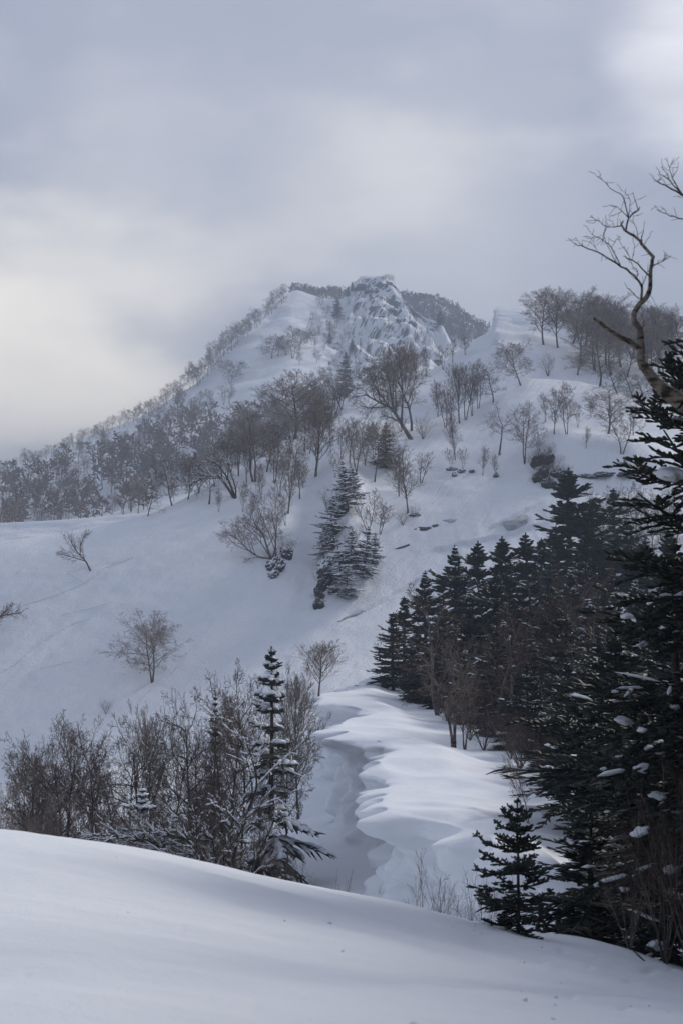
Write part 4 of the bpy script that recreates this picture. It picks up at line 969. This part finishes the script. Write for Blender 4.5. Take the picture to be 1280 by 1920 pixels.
for i, (x, y, w, h, l) in enumerate(((1010, 868, 26, 26, 'upper left'), (1030, 862, 24, 20, 'uppermost'), (1020, 888, 26, 28, 'middle'), (1008, 900, 18, 26, 'lower left'), (1046, 890, 26, 20, 'right'), (1030, 910, 24, 26, 'lowest'), (1066, 898, 24, 14, 'far right'))):
    rock(x, y, w, h, l + ' dark crag of the bushy outcrop above the tallest fir', -.4 + .2 * i, 'dark crags of the bushy outcrop above the tallest fir', i, True)
PKR = [(676, 533, 18, 15), (688, 541, 11, 9), (725, 529, 10, 8), (706, 541, 12, 8), (716, 588, 11, 5), (739, 578, 9, 7), (747, 596, 9, 7), (674, 679, 14, 6)]
pk_r = [rock(x, y, w, h, 'x', .2 * (i % 3 - 1), 'dark rocks breaking through the far crag', i, True, PK) for i, (x, y, w, h) in enumerate(PKR)]
rank_labels(pk_r, 'the dark rocks breaking through the far crag')
for i, (x, y, w) in enumerate(((1102, 893, 40), (1136, 890, 46), (1176, 890, 50))):
    rock(x, y, w, 9, ('left piece', 'middle piece', 'right piece')[i] + ' of the thin dark rock band under the hump face', .05, 'dark rock band under the hump face', i, True)
for i, (x, y, w, h) in enumerate(((848, 880, 20, 9), (866, 884, 16, 8), (885, 884, 16, 8), (930, 893, 10, 14), (852, 892, 9, 14), (600 + 178, 966, 18, 9))):
    rock(x, y, w, h, ('leftmost', 'second', 'third', 'rightmost', 'lowest', 'detached far left')[i] + ' of the small dark rocks showing through the gully snow', .1, 'small dark rocks showing through the gully snow', i)
SH2 = [tree('brownshrub', x, y, h, SH, None, 'dark bushes around the rock above the tallest fir', w=h, terr=OS) for x, y, h in ((1002, 880, 34), (1012, 874, 36), (1022, 870, 34), (1030, 880, 36), (1040, 884, 34), (1012, 905, 32), (1024, 902, 34), (1060, 895, 30), (1030, 856, 30), (1050, 905, 32), (1016, 890, 36), (510, 1058, 30), (540, 1040, 36))]
rank_labels(SH2[:-2], 'the dark bushes around the rock above the tallest fir'); rank_labels(SH2[-2:], 'the two bushes on the rock of the spreading birch')
SH2[-2]['group'] = SH2[-1]['group'] = 'bushes on the rock of the spreading birch'
for o in SH2: o['category'] = 'shrub'

def patch(name, outline, lift, depth, material, label, cat, terr=OS):
    """a low solid that lies on the slope along an outline seen in the photo"""
    top, bot = [], []
    for x, y in outline:
        q = hit(x, y, terr); p, n = np.array(q[0]), np.array(q[3])
        if n[2] < 0: n = -n
        top.append(p + n * lift); bot.append(p - n * depth)
    k = len(top); v = top + bot + [np.mean(top, 0)]
    t = [(i, (i + 1) % k, 2 * k) for i in range(k)]; q4 = [(i, i + k, (i + 1) % k + k, (i + 1) % k) for i in range(k)]
    return link(name, new_mesh(name, np.array(v), q4, t, smooth=False, mats=[material]), label=label, cat=cat)
M['earth'] = mat('earth', bark_build((0.05, 0.05, 0.055), (0.13, 0.13, 0.14), 2))
M['old_snow'] = mat('old_snow', bark_build((0.30, 0.32, 0.34), (0.50, 0.52, 0.55), 1.2))
patch('bare_ground', [(775, 993), (785, 988), (800, 989), (812, 984), (821, 983), (822, 986), (806, 992), (790, 996)], .02, .4, M['earth'], 'thin dark crack of bare ground on the gully wall', 'bare ground')
patch('bare_ground', [(829, 976), (842, 973), (857, 974), (850, 980), (842, 981)], .02, .4, M['old_snow'], 'small grey lens-shaped hole right of the dark crack', 'bare ground')
patch('bare_ground', [(738, 1030), (748, 1026), (767, 1020), (768, 1023), (752, 1029)], .02, .3, M['earth'], 'short thin dark crack lower left on the gully wall', 'bare ground')
patch('bare_ground', [(632, 1165), (650, 1156), (684, 1142), (684, 1145), (658, 1157), (636, 1167)], .02, .3, M['old_snow'], 'long thin grey crack at the foot of the gully beside the cornice', 'bare ground')
patch('snow_block', [(942, 985), (950, 980), (984, 969), (991, 977), (985, 984), (952, 996)], .5, .4, M['old_snow'], 'grey slab of old snow standing proud on the gully wall', 'snow block')
def ski(pts, r, label, group):
    W_ = []
    for (x0, y0), (x1, y1) in zip(pts[:-1], pts[1:]):
        for t in np.linspace(0, 1, 14, endpoint=False):
            q = hit(x0 + (x1 - x0) * t, y0 + (y1 - y0) * t, OS)
            if q: W_.append(np.array(q[0]) + np.array([0, 0, -r * .45]))
    o = link('ski_track', new_mesh('ski_track', *tubes([(np.array(W_), np.full(len(W_), r) * (1 + .3 * np.sin(np.arange(len(W_)) * 1.7)))], 6), mats=[M['snow_slope']]), kind='structure', label=label)
    return o
ski([(-20, 1156), (0, 1150), (40, 1136), (100, 1118), (145, 1100), (165, 1088), (200, 1064), (225, 1056), (250, 1044)], .13, 'raised drift line climbing right past the small leaning birch', None)
ski([(128, 1072), (145, 1084), (165, 1095)], .09, 'short ski track with a kick turn under the small leaning birch', None)
ski([(128, 1072), (165, 1064), (205, 1056), (235, 1052)], .07, 'thin ski track passing the foot of the small leaning birch', None)
ski([(-20, 1270), (0, 1262), (40, 1240), (70, 1212), (110, 1185), (145, 1166), (175, 1160)], .10, 'ski track on the open slope right of the reaching branches', None)
ski([(60, 1262), (85, 1250), (110, 1246), (140, 1238)], .09, 'short ski track low on the open slope', None)
ski([(120, 1152), (160, 1143), (195, 1134), (215, 1128)], .08, 'short ski track between the lone birch and the leaning birch', None)

# ================================================================ the two near firs, bough by bough
def near_fir(name, pos, h, label, seed, fingers, rot, rmax=.035, snow=0, **kw):
    root = link(name, None, label=label, cat='tree'); root.location = pos; root.rotation_euler = (0, 0, rot)
    tr, bo, lead = fir_parts(seed, **kw)
    link('trunk', new_mesh('trunk', *tubes([(p * h, r * h) for p, r in tr], 9), mats=[M['dark_bark']]), root)
    crown = link('crown', new_mesh('crown', *tubes([(lead[0] * h, lead[1] * h)], 6), mats=[M['needles']]), root)
    g = np.random.default_rng(seed + 11); pts = []; pads = []
    for (sp, sr), tw in bo:
        polys = []; stems = [(sp * h, np.maximum(sr * h, .012))]
        lod = 1.0 if sp[-1][0] * math.cos(rot) - sp[-1][1] * math.sin(rot) < -.02 or h < 4 else 3.2      # boughs on the far right never face the view
        for p, r in tw:
            p = p * h; d = unit(p[2] - p[0]); L = np.linalg.norm(p[2] - p[0]); side = unit(np.cross(d, [0, 0, 1.0]))
            pp = np.array([p[0], p[1], p[2]]) + g.normal(size=(3, 3)) * .008
            polys.append((pp, np.array([.10, .13, .06]) * fingers * (1 if lod == 1 else 1.8)))
            nf = max(2, int(L / (fingers * .62 * lod)))
            for i in range(nf + 1):
                q = min((i + .5) / nf, 1.0); b0 = pp[0] + (pp[1] - pp[0]) * q * 2 if q < .5 else pp[1] + (pp[2] - pp[1]) * (q * 2 - 1)
                for sg in ((-1, 1) if i < nf else (0,)):
                    if g.random() < .10: continue
                    l = min(fingers * 1.25, L * .6) * g.uniform(.65, 1.2) * (1.15 - .45 * q); dd = unit(d * (.8 + .4 * q) + side * sg * .8 + np.array([0, 0, .12 + g.normal() * .22]))
                    e = b0 + dd * l; polys.append((np.array([b0, b0 + dd * l * .3, b0 + dd * l * .8 + [0, 0, l * .04], e]), np.array([.6, 1.0, .85, .12]) * (fingers * .17) * g.uniform(.85, 1.2)))
        for k in range(1, 5):
            if snow and g.random() < snow:
                e = (sp[k + 1] - sp[k]) * h; pads.append(((sp[k] + sp[k + 1]) * .5 * h + [0, 0, .03], e, np.linalg.norm(e) * g.uniform(.3, .65), g.uniform(.03, .09), g.uniform(.03, .07)))
        for p, r in tw:
            if snow and g.random() < snow * .45:
                e = (p[2] - p[0]) * h; pads.append((p[1] * h + [0, 0, .03], e, np.linalg.norm(e) * g.uniform(.15, .5), g.uniform(.025, .06), g.uniform(.025, .05)))
        for p, r in polys: pts.append(p[len(p) // 2]);
        me = new_mesh('bough', *join([tubes(polys, 4 if h < 4 else 3, .8), tubes(stems, 6, .8)]), mats=[M['needles']])
        link('bough', me, crown)
    if pads: link('snow_load', new_mesh('snow_load', *blob_pads(pads, seed), mats=[M['snow_load']]), root, kind='stuff')
    c_, s_ = math.cos(rot), math.sin(rot); Rz = np.array([[c_, -s_, 0], [s_, c_, 0], [0, 0, 1]])
    return root, np.array(pts) @ Rz.T + np.array(pos)
q = hit(965, 1738, ['near_snow_slope'])
small, _ = near_fir('fir_tree', np.array(q[0]) + [0, 0, -.04], (1738 - 1484) / FPX * q[0].y, 'small young fir sticking out of the near snow crest', 901, .075, .4, rmax=.022, nwh=12, bare=.08, spread=.42, per=(4, 5), twigs=8, fat=.016, tip=.36, droop=.1, power=.72, up=30, irr=.25, gap=.06)
d0 = 21.5; x0 = (1352 - 640) / FPX * d0; gq = ground(x0, d0)
hb = (1150 - 545) / FPX * d0 - gq.z
big, bpts = near_fir('fir_tree', np.array(gq), hb, 'huge near-black fir filling the right side of the frame', 902, .15, .9, snow=.16, nwh=23, bare=.05, spread=.30, per=(5, 6), twigs=13, fat=.0062, tip=.40, droop=1.25, power=.66, irr=.3)
# unseen firs added beyond the right frame edge to shade the near slope
OFF = []
for i in range(21):
    h = 14.0 + (i * 7 % 5) + (2.5 if i > 10 else 0); y = 2.0 + (i // 2) * 3.1 + (i % 2) * 1.55; pr = PR['fir'][i % 3]; wx = (.40 / pr.width)
    x = .25 * y + pr.reach * wx * h + 1.0 + (i % 2) * 3.0
    OFF.append(plant('fir', ground(x, y), h, FT, None, group='dark firs of the wood beyond the right frame edge', w=h * .40, var=i))
rank_labels(OFF, 'the dark firs of the wood beyond the right frame edge')
# lumps of snow that rest on the big fir's boughs
def clump_mesh(seed):
    bm = bmesh.new(); bmesh.ops.create_icosphere(bm, subdivisions=3, radius=1.0)
    v = np.array([x.co[:] for x in bm.verts]); f = [[x.index for x in fc.verts] for fc in bm.faces]; bm.free()
    v = v * (1 + .75 * fbm(v * 1.5 + seed * 3.1, 4, seed))[:, None]; v[:, 2] = np.where(v[:, 2] < 0, v[:, 2] * .7, v[:, 2])
    return new_mesh('snow_clump', v, None, f, mats=[M['snow_load']])
CL = [clump_mesh(k) for k in range(4)]
pp = np.array([proj(p) for p in bpts])
iR = big.matrix_basis.inverted()
for k, (x, y, w) in enumerate(((1180, 1152, 26), (1195, 1209, 30), (1165, 1357, 34), (1197, 1370, 22), (1229, 1412, 22), (1197, 1442, 36), (1230, 1492, 34), (1182, 1570, 34), (1247, 1630, 44), (1164, 1661, 20), (1215, 1755, 40), (1262, 900, 60), (1150, 1300, 14), (1240, 1180, 14), (1120, 1440, 12), (1265, 1330, 22), (1140, 1520, 12), (1110, 1650, 12))):
    sc_ = np.hypot(pp[:, 0] - x, pp[:, 1] - y) + (bpts[:, 1] - d0) * 9 + np.abs(np.random.default_rng(k).normal(size=len(pp))) * .1
    j = int(np.argmin(sc_)); p = bpts[j]; s = w * .5 / FPX * p[1]
    o = link('snow_clump', CL[k % 4], big); o.location = iR @ Vector(p + np.array([0, 0, s * .25])); o.scale = (s * 1.05, s * .8, s * .5); o.rotation_euler = (0, .25 * math.sin(k * 2.1), k * 1.3)
# darker firs standing behind it
tree_d('darkfir', 1262, 31, 1010, FT, 'dark fir close behind the huge fir at the right frame edge', w=300, var=1)
tree_d('darkfir', 1150, 37, 1190, FT, 'dark fir left behind the huge fir with its boughs over the plateau snow', w=260, var=3)
tree_d('darkfir', 1080, 41, 1290, FT, 'dark fir at the end of the plateau snow behind the small young fir', w=200, var=2)
tree_d('darkfir', 1200, 27, 1330, FT, 'low dark fir below the middle boughs of the huge fir', w=260, var=1)
tree_d('darkfir', 1100, 24, 1490, FT, 'low dark fir between the small young fir and the huge fir', w=220, var=3)
for i, (x, d, t, w, l) in enumerate(((1235, 19.5, 1440, 170, 'large reddish brown bare shrub in front of the huge fir'), (1170, 20.2, 1560, 140, 'reddish brown bare shrub left of the large one before the huge fir'), (1285, 19, 1400, 160, 'brown bare shrub cut by the right frame edge before the huge fir'))):
    o = tree_d('brownshrub', x, d, t, SH, l, 'brown shrubs in front of the huge fir', w=w); o['category'] = 'shrub'
for x, d, t, w, l in ((668, 30, 1620, 55, 'small pale bare shrub under the front cornice block'), (800, 25, 1622, 50, 'pale bare shrub left of the small young fir'), (842, 25.5, 1588, 60, 'taller pale bare shrub left of the small young fir'), (870, 25, 1630, 40, 'pale bare shrub touching the small young fir')):
    o = tree_d('shrub', x, d, t, SH, l, 'pale shrubs behind the near snow crest', w=w); o['category'] = 'shrub'
o = tree_d('slender', 985, 37, 1405, BT, 'long thin sapling bent above the tip of the small young fir', w=40, var=0, lean=(-.2, 0))

# ================================================================ the pale broken birch reaching in from the right
bd = 13.5
g = np.random.default_rng(77)
def bp(pts, r0, r1, dz=0.0, wig=.012):
    n = len(pts); a = np.array([P(x, y, bd + dz * i / max(n - 1, 1)) for i, (x, y) in enumerate(pts)])
    a = pchip(np.arange(n), a, np.linspace(0, n - 1, (n - 1) * 3 + 1)); a = a + g.normal(size=a.shape) * wig * np.linspace(.2, 1, len(a))[:, None] * .5
    return a, np.linspace(r0, r1, len(a))
gb = ground(4.4, 14.5)
root = link('birch_tree', None, label='pale-barked birch with a broken limb reaching in from the right edge', cat='tree'); root.location = gb
inv = np.array(gb)
base = [np.array(gb) + [0, 0, -.25], np.array(gb) + [-.05, -.1, 1.4], np.array(gb) + [-.1, -.3, 3.0], P(1420, 850, 14.0), P(1330, 778, 13.6), P(1280, 750, 13.5)]
trunkp = pchip(np.arange(6), np.array(base), np.linspace(0, 5, 24))
limb = bp([(1280, 750), (1241, 722), (1220, 694), (1206, 668), (1207, 645), (1205, 612), (1193, 593), (1200, 570), (1220, 549), (1226, 531), (1228, 494), (1233, 474)], .105, .022, -.2, .006)
limb[1][:] = np.interp(np.linspace(0, 11, len(limb[1])), [0, 1, 2, 3, 4, 5, 6, 7, 8, 9, 10, 11], [.085, .062, .050, .042, .036, .031, .028, .026, .024, .021, .018, .016])
brk = bp([(1209, 655), (1194, 643), (1179, 632), (1163, 625), (1137, 606), (1119, 591)], .034, .014, -.5, .008)
up2 = (pchip([0, 1, 2, 3], np.array([P(1420, 850, 14.0), P(1440, 640, 14.3), P(1400, 460, 14.4), P(1330, 370, 14.2)]), np.linspace(0, 3, 14)), np.linspace(.10, .03, 14))
main = [(trunkp - inv, np.linspace(.16, .087, 24)), (limb[0] - inv, limb[1]), (up2[0] - inv, up2[1])]
link('trunk', new_mesh('trunk', *tubes(main, 12), mats=[M['pale_bark']]), root)
link('broken_limb', new_mesh('broken_limb', *tubes([(brk[0] - inv, brk[1])], 9), mats=[M['pale_bark']]), root, label='snapped pale limb pointing left')
tw = [bp([(1233, 474), (1215, 453), (1205, 438), (1181, 424), (1174, 412), (1176, 404)], .018, .009, .5),
      bp([(1181, 424), (1187, 398), (1205, 382), (1210, 378)], .010, .004, .3), bp([(1205, 382), (1200, 362), (1196, 346)], .005, .002, .1),
      bp([(1187, 398), (1179, 364), (1172, 350), (1153, 341), (1137, 322), (1114, 307)], .007, .002, .6), bp([(1137, 322), (1128, 305)], .003, .0015, .1), bp([(1187, 398), (1190, 365), (1183, 350), (1173, 340)], .004, .0015, .2),
      bp([(1187, 398), (1174, 385), (1158, 373), (1140, 375)], .005, .0015, -.3), bp([(1174, 385), (1163, 391), (1148, 395)], .003, .0015, -.2),
      bp([(1174, 412), (1160, 415), (1142, 414), (1127, 401), (1114, 395)], .006, .0018, -.5), bp([(1142, 414), (1140, 430), (1137, 445)], .003, .0015, -.1), bp([(1127, 401), (1118, 408), (1106, 403)], .003, .0015, -.2),
      bp([(1209, 556), (1210, 531), (1200, 515), (1181, 497), (1153, 479), (1127, 463), (1101, 453), (1085, 448), (1072, 438)], .014, .0025, -.9), bp([(1170, 489), (1153, 455), (1140, 442), (1127, 434), (1112, 425), (1101, 411)], .006, .0015, -.4),
      bp([(1160, 482), (1148, 455), (1139, 430), (1142, 420)], .004, .0015, .3), bp([(1101, 453), (1092, 444), (1085, 434)], .003, .0015, .1), bp([(1127, 434), (1112, 438), (1098, 434)], .003, .0012, .1), bp([(1127, 463), (1115, 447), (1100, 440)], .003, .0012, -.1),
      bp([(1153, 455), (1162, 440), (1170, 432)], .003, .0012, .1), bp([(1226, 512), (1210, 494), (1189, 476), (1176, 472)], .009, .004, -.4), bp([(1189, 476), (1180, 460), (1173, 448)], .003, .0012, .1), bp([(1193, 478), (1196, 462), (1196, 446)], .003, .0012, .1),
      bp([(1200, 515), (1203, 503), (1195, 492), (1189, 478)], .005, .0025, .2), bp([(1231, 490), (1243, 484), (1254, 479), (1267, 471)], .007, .002, .3), bp([(1254, 479), (1257, 464)], .003, .0012, .1), bp([(1205, 554), (1195, 545), (1184, 533), (1176, 523)], .006, .0018, -.3),
      bp([(1210, 445), (1213, 430), (1214, 421)], .007, .003, .1), bp([(1216, 449), (1224, 436), (1231, 424)], .004, .0015, .2), bp([(1212, 528), (1218, 512), (1222, 500), (1232, 492)], .004, .0015, .1), bp([(1205, 438), (1200, 415), (1194, 400), (1203, 392)], .004, .0015, .2),
      bp([(1206, 616), (1212, 604), (1216, 597)], .009, .004, .1), bp([(1222, 548), (1228, 542)], .010, .006, 0),
      bp([(1330, 370), (1290, 352), (1262, 336), (1244, 328), (1233, 315)], .014, .002, .2), bp([(1290, 352), (1265, 325), (1249, 312), (1240, 300)], .008, .0015, .3), bp([(1290, 352), (1272, 320), (1266, 300), (1260, 280)], .007, .0015, -.2), bp([(1265, 325), (1258, 305), (1252, 298)], .004, .0012, 0),
      bp([(1272, 320), (1280, 305), (1284, 285)], .004, .0012, 0), bp([(1262, 336), (1250, 322), (1237, 326)], .003, .0012, 0), bp([(1266, 300), (1271, 290), (1276, 282)], .003, .0012, 0), bp([(1340, 410), (1300, 402), (1280, 397), (1260, 390), (1244, 382), (1239, 371)], .009, .002, .2), bp([(1260, 390), (1256, 381), (1253, 378)], .003, .0012, 0)]
extra = []
for p, r in tw:                                         # short side twigs
    for k in range(1, len(p) - 1):
        if g.random() < .42:
            d = unit(p[k + 1] - p[k]); d = unit(d + g.normal(size=3) * .75); l = g.uniform(.04, .13)
            extra.append((np.array([p[k], p[k] + d * l * .5, p[k] + d * l + g.normal(size=3) * .012]), np.array([.0028, .002, .0011])))
link('crown', new_mesh('crown', *tubes([(p - inv, np.maximum(r, .0022)) for p, r in tw + extra], 5), mats=[M['pale_bark']]), root)

# ================================================================ small things on the near snow
p0, p1, p2 = [np.array(hit(x, y, ['near_snow_slope'])[0]) for x, y in ((1196, 1788), (1184, 1779), (1172, 1773))]
stick = [(np.array([p0, p1 + [0, 0, .02], p2 + [0, 0, .05]]), np.array([.012, .010, .005])), (np.array([p1 + [0, 0, .02], p1 + [-.05, .05, .06], p1 + [-.1, .1, .09]]), np.array([.006, .005, .003]))]
link('fallen_twig', new_mesh('fallen_twig', *tubes(stick, 6), mats=[M['dark_bark']]), label='short dark twig lying on the near snow crest at the right', cat='twig')
cr_ = []; gg = np.random.default_rng(5)
for k in range(60):
    x, y = (gg.uniform(880, 1280), gg.uniform(1740, 1900)) if k < 22 else ((gg.normal(925, 45), gg.uniform(1712, 1740)) if k < 48 else (gg.uniform(0, 1280), gg.uniform(1600, 1910)))
    q = hit(x, y, ['near_snow_slope'])
    if q is None or q[0].y > 22: continue
    s = gg.uniform(.006, .02); cr_.append((np.array(q[0]), np.array([gg.normal(), gg.normal(), .1]), s * 1.3, s, s))
link('snow_crumbs', new_mesh('snow_crumbs', *blob_pads(cr_, 3), mats=[M['snow_near']]), kind='stuff', label='small crumbs of snow scattered on the near slope', cat='snow')
